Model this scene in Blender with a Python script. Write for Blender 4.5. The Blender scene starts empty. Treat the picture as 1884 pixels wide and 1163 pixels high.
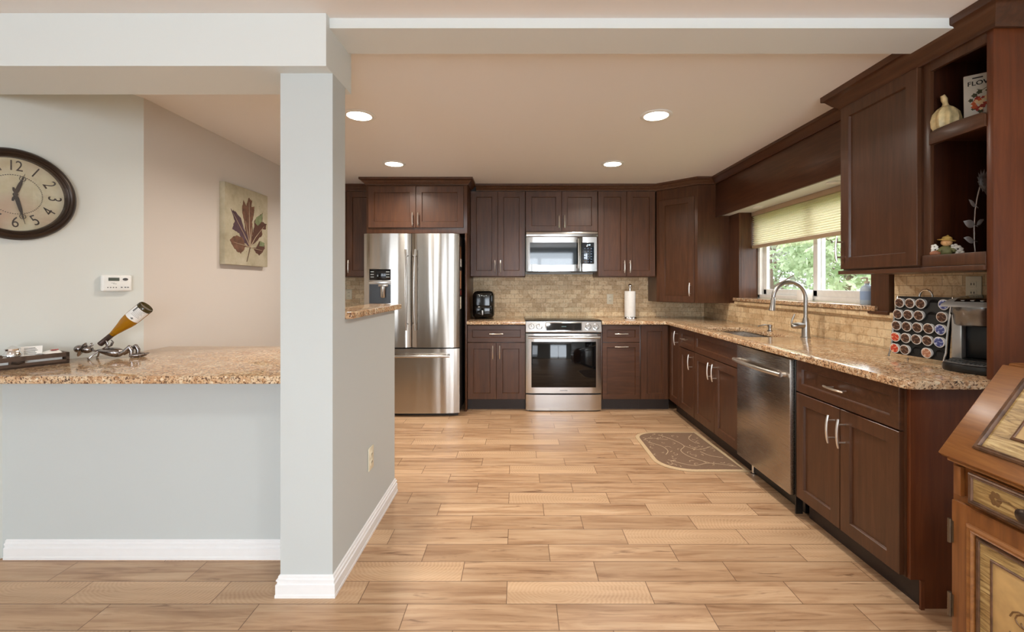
import bpy, bmesh, math, random
from mathutils import Matrix, Vector
C = bpy.context.scene.collection
SC = bpy.context.scene
R = math.radians
# ------------------------------------------------------------------ camera, world, exposure, big lights
cam_d = bpy.data.cameras.new('camera')
cam = bpy.data.objects.new('camera', cam_d); C.objects.link(cam)
cam.location = (0, 0, 1.28); cam.rotation_euler = (R(90), 0, 0)
cam_d.sensor_fit = 'HORIZONTAL'; cam_d.sensor_width = 36.0
cam_d.lens = 36.0 * 821 / 1884
cam_d.shift_x = (942 - 955) / 1884
cam_d.shift_y = -(581.5 - 524) / 1884
cam_d.clip_start = 0.02
SC.camera = cam
SC.view_settings.view_transform = 'Standard'
SC.view_settings.look = 'None'
SC.view_settings.gamma = 1.0
SC.view_settings.use_curve_mapping = False
SC.view_settings.exposure = 0.76
w = bpy.data.worlds.new('world'); SC.world = w; w.use_nodes = True
bg = w.node_tree.nodes['Background']
bg.inputs[0].default_value = (0.88, 0.94, 1.0, 1); bg.inputs[1].default_value = 3.0
def lamp(name, kind, loc, rot, energy, color=(1, 1, 1), **kw):
    d = bpy.data.lights.new(name, kind); d.energy = energy; d.color = color
    for k, v in kw.items(): setattr(d, k, v)
    o = bpy.data.objects.new(name, d); C.objects.link(o)
    o.location = loc; o.rotation_euler = rot
    return o
sun = lamp('sun', 'SUN', (9, 6, 8), (R(48), 0, R(20)), 1.8, (1, .95, .86), angle=R(2))
# daylight entering the three windows of the living room behind the camera
DAY = (0.80, 0.90, 1.0)
for nm, x, ww, e in (('daylight_patio', .6, 1.9, 50), ('daylight_window', -2.7, 1.5, 12)):
    lamp(nm, 'AREA', (x, -3.42, 1.25), (R(90), 0, 0), e, DAY, shape='RECTANGLE', size=ww, size_y=1.9)
# ------------------------------------------------------------------ helpers
def lin(c):
    c = c / 255.0
    return c / 12.92 if c <= .04045 else ((c + .055) / 1.055) ** 2.4
def col(r, g, b): return (lin(r), lin(g), lin(b), 1)

class MB:
    """collects shapes into one bmesh"""
    def __init__(s): s.bm = bmesh.new()
    def mesh(s, verts, faces, mi=0, M=None):
        vs = [s.bm.verts.new((M @ Vector(v)) if M else v) for v in verts]
        out = []
        for f in faces:
            try:
                fc = s.bm.faces.new([vs[i] for i in f]); fc.material_index = mi; out.append(fc)
            except ValueError: pass
        return vs, out
    def box(s, x0, x1, y0, y1, z0, z1, bev=0, mi=0, M=None, seg=2):
        v = [(x0, y0, z0), (x1, y0, z0), (x1, y1, z0), (x0, y1, z0), (x0, y0, z1), (x1, y0, z1), (x1, y1, z1), (x0, y1, z1)]
        f = [(3, 2, 1, 0), (4, 5, 6, 7), (0, 1, 5, 4), (1, 2, 6, 5), (2, 3, 7, 6), (3, 0, 4, 7)]
        vs, fs = s.mesh(v, f, mi, M)
        if bev:
            es = list({e for fc in fs for e in fc.edges})
            r = bmesh.ops.bevel(s.bm, geom=es, offset=bev, segments=seg, profile=.5, affect='EDGES')
            for fc in r['faces']: fc.material_index = mi
        return s
    def lathe(s, prof, c=(0, 0, 0), seg=28, mi=0, M=None, sx=1, sy=1, caps=True):
        vs = []; n = len(prof)
        for r, z in prof:
            ring = []
            for k in range(seg):
                a = 2 * math.pi * k / seg
                ring.append((c[0] + r * sx * math.cos(a), c[1] + r * sy * math.sin(a), c[2] + z))
            vs += ring
        f = []
        for i in range(n - 1):
            for k in range(seg):
                a, b = i * seg + k, i * seg + (k + 1) % seg
                f.append((a, b, b + seg, a + seg))
        if caps: f.append(tuple(reversed(range(seg)))); f.append(tuple(range((n - 1) * seg, n * seg)))
        s.mesh(vs, f, mi, M); return s
    def tube(s, path, r, seg=10, mi=0, M=None, flat=None):
        pts = [Vector(p) for p in path]; n = len(pts)
        rr = r if isinstance(r, (list, tuple)) else [r] * n
        t0 = (pts[1] - pts[0]).normalized()
        ref = Vector((0, 0, 1)) if abs(t0.z) < .9 else Vector((1, 0, 0))
        nrm = (ref - t0 * ref.dot(t0)).normalized()
        vs = []
        for i in range(n):
            t = (pts[min(i + 1, n - 1)] - pts[max(i - 1, 0)])
            t = t.normalized() if t.length > 1e-9 else t0
            nrm = (nrm - t * nrm.dot(t)); nrm = nrm.normalized() if nrm.length > 1e-6 else t.orthogonal().normalized()
            bn = t.cross(nrm)
            for k in range(seg):
                a = 2 * math.pi * k / seg
                q = pts[i] + nrm * (math.cos(a) * rr[i]) + bn * (math.sin(a) * rr[i])
                if flat: q.z = flat + (q.z - pts[i].z) * .3
                vs.append(q)
        f = []
        for i in range(n - 1):
            for k in range(seg):
                a, b = i * seg + k, i * seg + (k + 1) % seg
                f.append((a, b, b + seg, a + seg))
        f.append(tuple(reversed(range(seg)))); f.append(tuple(range((n - 1) * seg, n * seg)))
        s.mesh(vs, f, mi, M); return s
    def ball(s, c, r, mi=0, M=None, u=18, v=10):
        rx, ry, rz = r if isinstance(r, (list, tuple)) else (r, r, r)
        vs = [(c[0], c[1], c[2] - rz)]
        for j in range(1, v):
            p = -math.pi / 2 + math.pi * j / v
            for i in range(u):
                a = 2 * math.pi * i / u
                vs.append((c[0] + rx * math.cos(p) * math.cos(a), c[1] + ry * math.cos(p) * math.sin(a), c[2] + rz * math.sin(p)))
        vs.append((c[0], c[1], c[2] + rz)); f = []
        for i in range(u): f.append((0, 1 + (i + 1) % u, 1 + i))
        for j in range(v - 2):
            for i in range(u):
                a, b = 1 + j * u + i, 1 + j * u + (i + 1) % u
                f.append((a, b, b + u, a + u))
        L = len(vs) - 1; o = 1 + (v - 2) * u
        for i in range(u): f.append((o + i, o + (i + 1) % u, L))
        s.mesh(vs, f, mi, M); return s
    def prism(s, pts, h0, h1, mi=0, M=None, axis='z', bev=0):
        n = len(pts)
        mk = {'z': lambda p, h: (p[0], p[1], h), 'y': lambda p, h: (p[0], h, p[1]), 'x': lambda p, h: (h, p[0], p[1])}[axis]
        vs = [mk(p, h0) for p in pts] + [mk(p, h1) for p in pts]
        f = [tuple(range(n)), tuple(reversed(range(n, 2 * n)))] + [(i, i + n, (i + 1) % n + n, (i + 1) % n) for i in range(n)]
        _, fs = s.mesh(vs, f, mi, M)
        bmesh.ops.recalc_face_normals(s.bm, faces=fs)
        if bev:
            es = list({e for fc in fs[:2] for e in fc.edges})
            r = bmesh.ops.bevel(s.bm, geom=es, offset=bev, segments=2, profile=.5, affect='EDGES')
            for fc in r['faces']: fc.material_index = mi
        return s
    def data(s, me, M=None, mi=0):
        n0 = len(s.bm.verts); f0 = len(s.bm.faces)
        s.bm.from_mesh(me); s.bm.verts.ensure_lookup_table(); s.bm.faces.ensure_lookup_table()
        if M:
            for v in s.bm.verts[n0:]: v.co = M @ v.co
        for fc in s.bm.faces[f0:]: fc.material_index = mi
        return s
    def text(s, txt, size, M, mi=0, ext=.0004, align='CENTER'):
        cu = bpy.data.curves.new('lettering', 'FONT'); cu.body = txt; cu.size = size; cu.extrude = ext
        cu.align_x = align; cu.align_y = 'CENTER'; cu.resolution_u = 3
        o = bpy.data.objects.new('lettering', cu); C.objects.link(o)
        dg = bpy.context.evaluated_depsgraph_get(); me = bpy.data.meshes.new_from_object(o.evaluated_get(dg))
        s.data(me, M, mi); bpy.data.objects.remove(o); bpy.data.curves.remove(cu); bpy.data.meshes.remove(me)
        return s
    def sweep(s, path, prof, z=0, mi=0, closed=False):
        """profile (out, up) swept along a level XY path, out = right of the direction of travel"""
        pts = [Vector((p[0], p[1])) for p in path]; n = len(pts); m = len(prof); vs = []
        for i in range(n):
            d0 = (pts[i] - pts[i - 1]).normalized() if (i > 0 or closed) else None
            d1 = (pts[(i + 1) % n] - pts[i]).normalized() if (i < n - 1 or closed) else None
            if d0 is None: d0 = d1
            if d1 is None: d1 = d0
            n0 = Vector((d0.y, -d0.x)); n1 = Vector((d1.y, -d1.x))
            mt = (n0 + n1).normalized(); k = 1 / max(.3, mt.dot(n0))
            for o, u in prof: vs.append((pts[i].x + mt.x * o * k, pts[i].y + mt.y * o * k, z + u))
        f = []
        for i in range(n if closed else n - 1):
            for k in range(m):
                a, b = i * m + k, i * m + (k + 1) % m
                c, d = ((i + 1) % n) * m + (k + 1) % m, ((i + 1) % n) * m + k
                f.append((a, b, c, d))
        if not closed: f += [tuple(reversed(range(m))), tuple(range((n - 1) * m, n * m))]
        _, fs = s.mesh(vs, f, mi); bmesh.ops.recalc_face_normals(s.bm, faces=fs)
        return s
    def build(s, name, mats, parent=None, smooth=40):
        me = bpy.data.meshes.new(name); s.bm.normal_update(); s.bm.to_mesh(me); s.bm.free()
        for m in (mats if isinstance(mats, (list, tuple)) else [mats]): me.materials.append(m)
        if smooth:
            me.shade_smooth(); me.set_sharp_from_angle(angle=R(smooth))
        o = bpy.data.objects.new(name, me); C.objects.link(o)
        if parent: o.parent = parent
        return o
def tag(o, label, cat, group=None):
    o['label'] = label; o['category'] = cat
    if group: o['group'] = group
    return o
def thing(name, label, cat, loc=(0, 0, 0), rz=0, group=None):
    o = bpy.data.objects.new(name, None); C.objects.link(o); o.empty_display_size = .05
    o.location = loc; o.rotation_euler = (0, 0, rz)
    return tag(o, label, cat, group)
def struct(o): o['kind'] = 'structure'; return o
def slab(outline, holes, z0, z1, bev):
    cu = bpy.data.curves.new('slab', 'CURVE'); cu.dimensions = '2D'; cu.fill_mode = 'BOTH'
    h = (z1 - z0) / 2; cu.extrude = h - bev; cu.bevel_depth = bev; cu.bevel_resolution = 2; cu.offset = -bev
    for loop in [outline] + holes:
        sp = cu.splines.new('POLY'); sp.points.add(len(loop) - 1)
        for p, q in zip(sp.points, loop): p.co = (q[0], q[1], 0, 1)
        sp.use_cyclic_u = True
    o = bpy.data.objects.new('slab', cu); C.objects.link(o)
    dg = bpy.context.evaluated_depsgraph_get(); me = bpy.data.meshes.new_from_object(o.evaluated_get(dg))
    mb = MB().data(me, Matrix.Translation((0, 0, (z0 + z1) / 2)))
    bmesh.ops.remove_doubles(mb.bm, verts=mb.bm.verts, dist=1e-5)
    bpy.data.objects.remove(o); bpy.data.curves.remove(cu); bpy.data.meshes.remove(me)
    return mb
def arc(cx, cy, r, a0, a1, n=8): return [(cx + r * math.cos(R(a0 + (a1 - a0) * i / n)), cy + r * math.sin(R(a0 + (a1 - a0) * i / n))) for i in range(n + 1)]
# ------------------------------------------------------------------ materials
class NT:
    def __init__(s, name):
        s.m = bpy.data.materials.new(name); s.m.use_nodes = True; s.t = s.m.node_tree
        s.b = s.t.nodes['Principled BSDF']; s.out = s.t.nodes['Material Output']
    def n(s, typ, ins=None, **kw):
        nd = s.t.nodes.new(typ)
        for k, v in kw.items(): setattr(nd, k, v)
        for k, v in (ins or {}).items(): s.put(nd.inputs[k], v)
        return nd
    def put(s, sock, v):
        if isinstance(v, bpy.types.NodeSocket): s.t.links.new(v, sock)
        else: sock.default_value = v
    def mt(s, op, a, b=0.0, c=None, clamp=False):
        ins = {0: a, 1: b}
        if c is not None: ins[2] = c
        return s.n('ShaderNodeMath', ins, operation=op, use_clamp=clamp).outputs[0]
    def mix(s, f, a, b, typ='MIX'):
        nd = s.n('ShaderNodeMix', data_type='RGBA', blend_type=typ)
        s.put(nd.inputs[0], f); s.put(nd.inputs[6], a); s.put(nd.inputs[7], b); return nd.outputs[2]
    def ramp(s, f, stops):
        nd = s.n('ShaderNodeValToRGB'); s.put(nd.inputs[0], f); e = nd.color_ramp.elements
        while len(e) < len(stops): e.new(.5)
        for i, (p, c) in enumerate(stops): e[i].position = p; e[i].color = c
        return nd.outputs[0]
    def obj(s): return s.n('ShaderNodeTexCoord').outputs['Object']
    def geo(s): return s.n('ShaderNodeNewGeometry').outputs['Position']
    def noise(s, v, scale, detail=4, rough=.5, sc=None, dist=0):
        if sc: v = s.n('ShaderNodeVectorMath', {0: v, 1: sc}, operation='MULTIPLY').outputs[0]
        return s.n('ShaderNodeTexNoise', {'Vector': v, 'Scale': scale, 'Detail': detail, 'Roughness': rough, 'Distortion': dist}).outputs[0]
    def bump(s, h, strength=.2, dist=.002):
        s.put(s.b.inputs['Normal'], s.n('ShaderNodeBump', {'Height': h, 'Strength': strength, 'Distance': dist}).outputs[0])
    def set(s, **kw):
        for k, v in kw.items(): s.put(s.b.inputs[k.replace('_', ' ')], v)
        return s.m
def plain(name, c, rough=.5, metal=0.0, var=.04, scale=25, **kw):
    t = NT(name); n = t.noise(t.obj(), scale, 3)
    lo = tuple(x * (1 - var) for x in c[:3]) + (1,); hi = tuple(min(1, x * (1 + var)) for x in c[:3]) + (1,)
    t.set(Base_Color=t.ramp(n, [(.3, lo), (.7, hi)]), Roughness=rough, Metallic=metal)
    for k, v in kw.items(): t.put(t.b.inputs[k.replace('_', ' ')], v)
    return t.m
def paint(name, c, rough=.75):
    t = NT(name); n = t.noise(t.geo(), 260, 3)
    t.set(Base_Color=c, Roughness=rough); t.bump(n, .06, .001); return t.m
def wood(name, dark, mid, light, rough=.33, axis=2, coat=.15, scale=1.0):
    t = NT(name); v = t.geo()
    sc = [14 * scale] * 3; sc[axis] = 1.1 * scale
    g = t.noise(v, 3.0, 6, .6, tuple(sc), .6); g2 = t.noise(v, 1.6, 3, .5)
    f = t.mt('ADD', t.mt('MULTIPLY', g, .7), t.mt('MULTIPLY', g2, .3))
    t.set(Base_Color=t.ramp(f, [(.22, dark), (.5, mid), (.78, light)]), Roughness=rough, Coat_Weight=coat, Coat_Roughness=.2, Specular_IOR_Level=.4)
    t.bump(g, .05, .0006); return t.m
def steel(name, c=(.62, .61, .59, 1), rough=.22, axis=0, strength=.05, aniso=0):
    t = NT(name); v = t.geo(); sc = [400.0] * 3; sc[axis] = 6
    g = t.noise(v, 1.0, 3, .6, tuple(sc))
    t.set(Base_Color=c, Metallic=1.0, Roughness=t.mt('ADD', t.mt('MULTIPLY', g, .12), rough - .06)); t.bump(g, strength, .0004)
    if aniso:
        t.set(Anisotropic=aniso, Anisotropic_Rotation=.25, Roughness=rough, Tangent=t.n('ShaderNodeTangent', direction_type='RADIAL', axis='Z').outputs[0])
        wv = t.noise(v, 1.0, 1, .5, (9, 9, .35)); t.bump(wv, .5, .02)
    return t.m
def floor_material():
    t = NT('wood_plank_tile'); p = t.n('ShaderNodeSeparateXYZ', {0: t.geo()}); X, Y = p.outputs[0], p.outputs[1]
    yy = t.mt('DIVIDE', t.mt('SUBTRACT', Y, .0093), .1369); row = t.mt('FLOOR', yy); fy = t.mt('SUBTRACT', yy, row)
    xo = t.mt('MULTIPLY', t.mt('SUBTRACT', row, 12), .395)
    xx = t.mt('DIVIDE', t.mt('SUBTRACT', t.mt('SUBTRACT', X, .149), xo), .595); cl = t.mt('FLOOR', xx); fx = t.mt('SUBTRACT', xx, cl)
    wn = t.n('ShaderNodeTexWhiteNoise', {0: t.n('ShaderNodeCombineXYZ', {0: row, 1: cl, 2: 3.7}).outputs[0]}, noise_dimensions='3D')
    h = wn.outputs[0]; hc = t.n('ShaderNodeSeparateColor', {0: wn.outputs[1]}); h1, h2, h3 = hc.outputs[0], hc.outputs[1], hc.outputs[2]
    ex = t.mt('MULTIPLY', t.mt('MINIMUM', fx, t.mt('SUBTRACT', 1, fx)), .595); ey = t.mt('MULTIPLY', t.mt('MINIMUM', fy, t.mt('SUBTRACT', 1, fy)), .1369)
    e = t.mt('MINIMUM', ex, ey)
    gm = t.n('ShaderNodeMapRange', {0: e, 1: .0007, 2: .0022, 3: 1.0, 4: 0.0}).outputs[0]
    gv = t.n('ShaderNodeCombineXYZ', {0: t.mt('ADD', t.mt('MULTIPLY', X, 2.2), t.mt('MULTIPLY', h1, 40)), 1: t.mt('ADD', t.mt('MULTIPLY', Y, 26), t.mt('MULTIPLY', h2, 30)), 2: t.mt('MULTIPLY', h3, 20)}).outputs[0]
    g = t.noise(gv, 1.0, 7, .62, None, .8)
    # cut-end planks with growth rings
    cx = t.mt('MULTIPLY', t.mt('SUBTRACT', fx, t.mt('ADD', .25, t.mt('MULTIPLY', h2, .5))), .595); cy = t.mt('MULTIPLY', t.mt('SUBTRACT', fy, t.mt('ADD', .2, t.mt('MULTIPLY', h3, 1.0))), .1369)
    wob = t.noise(gv, .9, 3)
    rad = t.mt('ADD', t.mt('SQRT', t.mt('ADD', t.mt('MULTIPLY', cx, t.mt('MULTIPLY', cx, .45)), t.mt('MULTIPLY', cy, cy))), t.mt('MULTIPLY', wob, .03))
    ring = t.mt('ADD', t.mt('MULTIPLY', t.mt('SINE', t.mt('MULTIPLY', rad, 560)), .06), t.mt('ADD', .44, t.mt('MULTIPLY', g, .24)))
    isr = t.mt('GREATER_THAN', h, .80)
    f = t.mt('ADD', t.mt('MULTIPLY', g, t.mt('SUBTRACT', 1, t.mt('MULTIPLY', isr, .75))), t.mt('MULTIPLY', ring, t.mt('MULTIPLY', isr, .75)))
    c = t.ramp(f, [(.22, col(112, 80, 56)), (.36, col(172, 136, 104)), (.52, col(198, 165, 132)), (.75, col(214, 187, 156))])
    tint = t.ramp(h1, [(0, (.86, .82, .78, 1)), (.5, (.96, .94, .92, 1)), (1, (1.06, 1.05, 1.03, 1))])
    blot = t.noise(gv, .35, 3, .6); c = t.mix(1.0, c, t.ramp(blot, [(.3, (.78, .73, .68, 1)), (.7, (1.1, 1.09, 1.07, 1))]), 'MULTIPLY')
    sv = t.n('ShaderNodeCombineXYZ', {0: t.mt('ADD', t.mt('MULTIPLY', X, 5), t.mt('MULTIPLY', h3, 60)), 1: t.mt('ADD', t.mt('MULTIPLY', Y, 60), t.mt('MULTIPLY', h1, 70)), 2: t.mt('MULTIPLY', h2, 30)}).outputs[0]
    streak = t.ramp(t.noise(sv, .55, 5, .6, None, 1.6), [(.60, (0, 0, 0, 1)), (.72, (.8, .8, .8, 1))])
    c = t.mix(t.mt('MULTIPLY', streak, t.mt('SUBTRACT', 1, isr)), c, col(112, 76, 50))
    c = t.mix(1.0, c, tint, 'MULTIPLY')
    c = t.mix(gm, c, col(104, 74, 50))
    t.set(Base_Color=c, Roughness=t.mt('ADD', .30, t.mt('MULTIPLY', g, .2))); t.bump(t.mt('SUBTRACT', t.mt('MULTIPLY', g, .15), gm), .25, .002)
    return t.m
def granite_material():
    t = NT('speckled_granite'); v = t.obj()
    a = t.noise(v, 16, 5, .6, None, .5); b = t.noise(v, 70, 4, .6, None, .4); d = t.noise(v, 150, 3, .6)
    base = t.ramp(a, [(.34, col(198, 156, 116)), (.5, col(212, 178, 140)), (.66, col(226, 204, 172))])
    c = t.mix(t.ramp(b, [(.52, (0, 0, 0, 1)), (.60, (.9, .9, .9, 1))]), base, col(166, 122, 84))
    c = t.mix(t.ramp(t.noise(v, 105, 3, .55, None, .6), [(.55, (0, 0, 0, 1)), (.60, (.95, .95, .95, 1))]), c, col(92, 62, 46))
    c = t.mix(t.ramp(d, [(.60, (0, 0, 0, 1)), (.65, (.95, .95, .95, 1))]), c, col(38, 28, 24))
    c = t.mix(t.ramp(t.noise(v, 48, 2), [(.60, (0, 0, 0, 1)), (.68, (.8, .8, .8, 1))]), c, col(238, 222, 192))
    t.set(Base_Color=c, Roughness=.1, Specular_IOR_Level=.55); return t.m
def travertine(name, ax):
    t = NT(name); p = t.n('ShaderNodeSeparateXYZ', {0: t.geo()})
    v = t.n('ShaderNodeCombineXYZ', {0: p.outputs[ax], 1: p.outputs[2], 2: 0.0}).outputs[0]
    br = t.n('ShaderNodeTexBrick', {'Vector': v, 'Color1': col(240, 222, 190), 'Color2': col(196, 166, 128), 'Mortar': col(176, 154, 124), 'Scale': 1.0, 'Mortar Size': .0016, 'Mortar Smooth': .1, 'Bias': -.25, 'Brick Width': .102, 'Row Height': .051}, offset=.5)
    n = t.noise(t.geo(), 26, 6, .65, None, 1.2); n2 = t.noise(t.geo(), 9, 3)
    c = t.mix(.75, br.outputs[0], t.ramp(n, [(.26, col(150, 116, 86)), (.40, col(226, 202, 170)), (.54, col(255, 250, 238))]), 'MULTIPLY')
    c = t.mix(t.mt('MULTIPLY', n2, .25), c, col(214, 184, 140))
    pit = t.ramp(t.noise(t.geo(), 60, 4, .7), [(.64, (0, 0, 0, 1)), (.70, (.7, .7, .7, 1))])
    c = t.mix(pit, c, col(120, 88, 62))
    t.set(Base_Color=c, Roughness=.5); t.bump(t.mt('SUBTRACT', t.mt('MULTIPLY', n, .3), br.outputs[1]), .35, .002); return t.m
def glass(name, tint=(1, 1, 1, 1), refl=.08):
    t = NT(name); t.t.nodes.remove(t.b)
    tr = t.n('ShaderNodeBsdfTransparent', {0: tint}); gl = t.n('ShaderNodeBsdfGlossy', {0: (1, 1, 1, 1), 'Roughness': .02})
    lw = t.n('ShaderNodeLayerWeight', {0: .35})
    f = t.mt('ADD', t.mt('MULTIPLY', lw.outputs[1], .5), refl * .3, clamp=True)
    mx = t.n('ShaderNodeMixShader', {0: f, 1: tr.outputs[0], 2: gl.outputs[0]}); t.t.links.new(mx.outputs[0], t.out.inputs[0]); return t.m
def glow(name, c, s):
    t = NT(name); t.set(Base_Color=c, Emission_Color=c, Emission_Strength=s); return t.m
def fabric(name, c):
    t = NT(name); t.t.nodes.remove(t.b)
    d = t.n('ShaderNodeBsdfDiffuse', {0: c}); tl = t.n('ShaderNodeBsdfTranslucent', {0: c})
    mx = t.n('ShaderNodeMixShader', {0: .5, 1: d.outputs[0], 2: tl.outputs[0]}); t.t.links.new(mx.outputs[0], t.out.inputs[0]); return t.m
def leafm(name, a, b):
    t = NT(name); n = t.noise(t.geo(), 3, 3); t.t.nodes.remove(t.b)
    c = t.ramp(n, [(.35, a), (.65, b)])
    d = t.n('ShaderNodeBsdfDiffuse', {0: c}); tl = t.n('ShaderNodeBsdfTranslucent', {0: c})
    mx = t.n('ShaderNodeMixShader', {0: .45, 1: d.outputs[0], 2: tl.outputs[0]}); t.t.links.new(mx.outputs[0], t.out.inputs[0]); return t.m

K = {}
K['wall'] = paint('grey_wall_paint', col(198, 203, 202))
K['wall_lit'] = paint('grey_wall_paint_lit', col(214, 217, 212))  # grey wall paint lightened, extra light on the clock wall baked into its colour
K['wallwarm'] = paint('beige_wall_paint', col(212, 204, 196))
K['white'] = paint('white_beam_paint', col(222, 226, 224), .6)
K['ceil'] = paint('ceiling_paint', col(236, 232, 228), .85)
K['base'] = plain('white_gloss_trim', col(240, 240, 240), .35, var=.01)
K['floor'] = floor_material()
K['granite'] = granite_material()
K['tile_back'] = travertine('travertine_back', 0); K['tile_right'] = travertine('travertine_right', 1)
K['cab'] = wood('espresso_cherry_wood', col(58, 36, 22), col(80, 50, 32), col(101, 65, 43), coat=.05)
K['cabh'] = wood('espresso_cherry_crosswise', col(58, 36, 22), col(80, 50, 32), col(101, 65, 43), axis=0, coat=.05)
K['caby'] = wood('espresso_cherry_depthwise', col(58, 36, 22), col(80, 50, 32), col(101, 65, 43), axis=1, coat=.05)
K['toe'] = plain('dark_toe_kick', col(44, 32, 27), .5)
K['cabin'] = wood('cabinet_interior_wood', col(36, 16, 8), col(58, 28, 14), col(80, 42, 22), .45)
K['endpanel'] = wood('red_cherry_panel', col(70, 34, 15), col(98, 50, 24), col(120, 66, 34), .35, coat=.05)
K['nickel'] = plain('brushed_nickel', (.80, .77, .72, 1), .3, 1.0, .02)
K['chrome'] = plain('polished_chrome', (.8, .8, .8, 1), .08, 1.0, .01)
K['steel'] = steel('stainless_crosswise', (.60, .60, .595, 1), .2, 0, .02)
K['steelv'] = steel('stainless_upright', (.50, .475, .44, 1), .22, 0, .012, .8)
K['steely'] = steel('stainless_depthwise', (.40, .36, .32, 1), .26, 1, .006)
K['tap'] = plain('satin_nickel_tap', (.46, .44, .41, 1), .3, 1.0, .02)
K['black'] = plain('black_plastic', col(18, 18, 18), .3)
K['gloss'] = plain('black_glass', col(10, 11, 13), .04, 0, .01)
K['screen'] = plain('reflective_oven_glass', col(24, 36, 46), .04, 0, .01, IOR=1.75)
K['dark'] = plain('dark_gap', col(12, 10, 9), .7)
K['grey'] = plain('grey_plastic', col(92, 92, 92), .35, .3)
K['silver'] = plain('silver_plastic', col(176, 174, 170), .3, .6)
K['ivory'] = plain('ivory_plastic', col(232, 224, 200), .4)
K['whitep'] = plain('white_plastic', col(236, 236, 232), .4)
K['paper'] = plain('white_paper', col(238, 236, 232), .8)
K['glass'] = glass('window_glass')
K['shade'] = fabric('cellular_shade_fabric', col(240, 232, 208))
K['shaderail'] = plain('shade_rail', col(188, 164, 136), .4)
K['lamp'] = glow('warm_lamp_lens', (1, .90, .76, 1), 14)
K['vinyl'] = plain('white_vinyl', col(238, 238, 236), .35)
K['bronze'] = plain('dark_bronze', col(58, 46, 38), .3, .5)
K['leafm'] = plain('grey_metal_leaf', (.36, .36, .36, 1), .4, .2, .15)
K['pewter'] = plain('pewter_metal', (.33, .30, .29, 1), .22, 1.0, .1)
# ------------------------------------------------------------------ room shell
def sbox(name, *b, m='wall', bev=0): return struct(MB().box(*b, bev=bev).build(name, K[m]))
CEIL = 2.36
sbox('floor', -4.4, 2.5, -3.7, 5.3, -.1, 0, m='floor')
sbox('ceiling', -4.4, 2.5, -3.7, 5.3, CEIL, CEIL + .1, m='ceil')
sbox('wall_back', -2.4, 2.4, 5.15, 5.27, 0, CEIL)
b = MB()
for y0, y1, z0, z1 in ((-3.6, 2.66, 0, CEIL), (4.32, 5.15, 0, CEIL), (2.66, 4.32, 0, 1.124), (2.66, 4.32, 1.99, CEIL)):
    b.box(2.14, 2.36, y0, y1, z0, z1)
struct(b.build('wall_right', K['wall']))
sbox('wall_side', -2.29, -2.17, 2.58, 5.15, 0, CEIL, m='wallwarm')
UD = Vector((-.454, -.891)).normalized(); ND = Vector((.891, -.454)).normalized()
c0 = Vector((-2.17, 2.58)); c1 = c0 + UD * 1.2
def q2(p, o=0): return (p[0] - ND.x * o, p[1] - ND.y * o)
struct(MB().prism([q2(c0), q2(c1), q2(c1, .12), (-2.29, 2.62)], 0, CEIL).build('wall_diagonal', K['wall_lit']))
sbox('wall_left', -4.4, -4.25, -3.6, 1.6, 0, CEIL)
sbox('wall_nook', -4.25, c1.x, c1.y, c1.y + .12, 0, CEIL)
b = MB()   # rear wall of the living room: a wide patio door and a window
for x0, x1, z0, z1 in ((-4.4, -3.5, 0, CEIL), (-1.9, -.4, 0, CEIL), (1.6, 2.36, 0, CEIL), (-3.5, -1.9, 0, .6), (-3.5, -1.9, 2.1, CEIL), (-.4, 1.6, 2.1, CEIL)):
    b.box(x0, x1, -3.72, -3.6, z0, z1)
struct(b.build('wall_rear', K['wall']))
for i, (x0, x1, z0, z1) in enumerate(((-3.5, -1.9, .6, 2.1), (-.4, 1.6, 0, 2.1))):
    b = MB(); t = .05
    for a in ((x0, x1, z0, z0 + t), (x0, x1, z1 - t, z1), (x0, x0 + t, z0, z1), (x1 - t, x1, z0, z1), ((x0 + x1) / 2 - t, (x0 + x1) / 2 + t, z0, z1)):
        b.box(a[0], a[1], -3.69, -3.63, a[2], a[3])
    wr = struct(b.build('window_%d' % (i + 2), K['vinyl']))
    MB().box(x0 + .02, x1 - .02, -3.665, -3.66, z0 + .02, z1 - .02).build('pane', K['glass'], wr)
# pillar, half walls, beams
sbox('wall_pillar', -.982, -.767, 1.836, 1.968, 0, 2.15)
sbox('wall_return', -.90, -.767, 1.968, 2.75, 0, 1.128)
sbox('wall_half', -2.42, -.90, 2.09, 2.21, 0, .865)
sbox('trim_1', -2.62, -.767, 1.774, 2.040, 2.15, CEIL, m='white')
sbox('trim_2', -.767, 1.85, 1.807, 2.007, 2.319, CEIL, m='white')
BP = [(0, 0), (.016, 0), (.016, .012), (.014, .014), (.014, .052), (.009, .055), (.009, .064), (.012, .066), (.012, .072), (.006, .076), (.006, .084), (0, .088)]
b = MB().sweep([(-2.40, 2.09), (-.982, 2.09)], BP); struct(b.build('baseboard_half', K['base'], smooth=0))
b = MB().sweep([(-.982, 1.96), (-.982, 1.836), (-.767, 1.836), (-.767, 2.75), (-.80, 2.75)], BP); struct(b.build('baseboard_return', K['base'], smooth=0))
# tile
b = MB().box(-2.17, 2.14, 5.14, 5.15, .912, 1.40); struct(b.build('trim_3', K['tile_back']))
b = MB()
for y0, y1, z0, z1 in ((1.76, 2.53, .912, 1.37), (2.53, 5.14, .912, 1.124)): b.box(2.128, 2.14, y0, y1, z0, z1)
struct(b.build('trim_4', K['tile_right']))
b = MB().box(2.100, 2.128, 2.50, 4.36, 1.088, 1.122, bev=.006); struct(b.build('trim_5', K['tile_right']))
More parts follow.
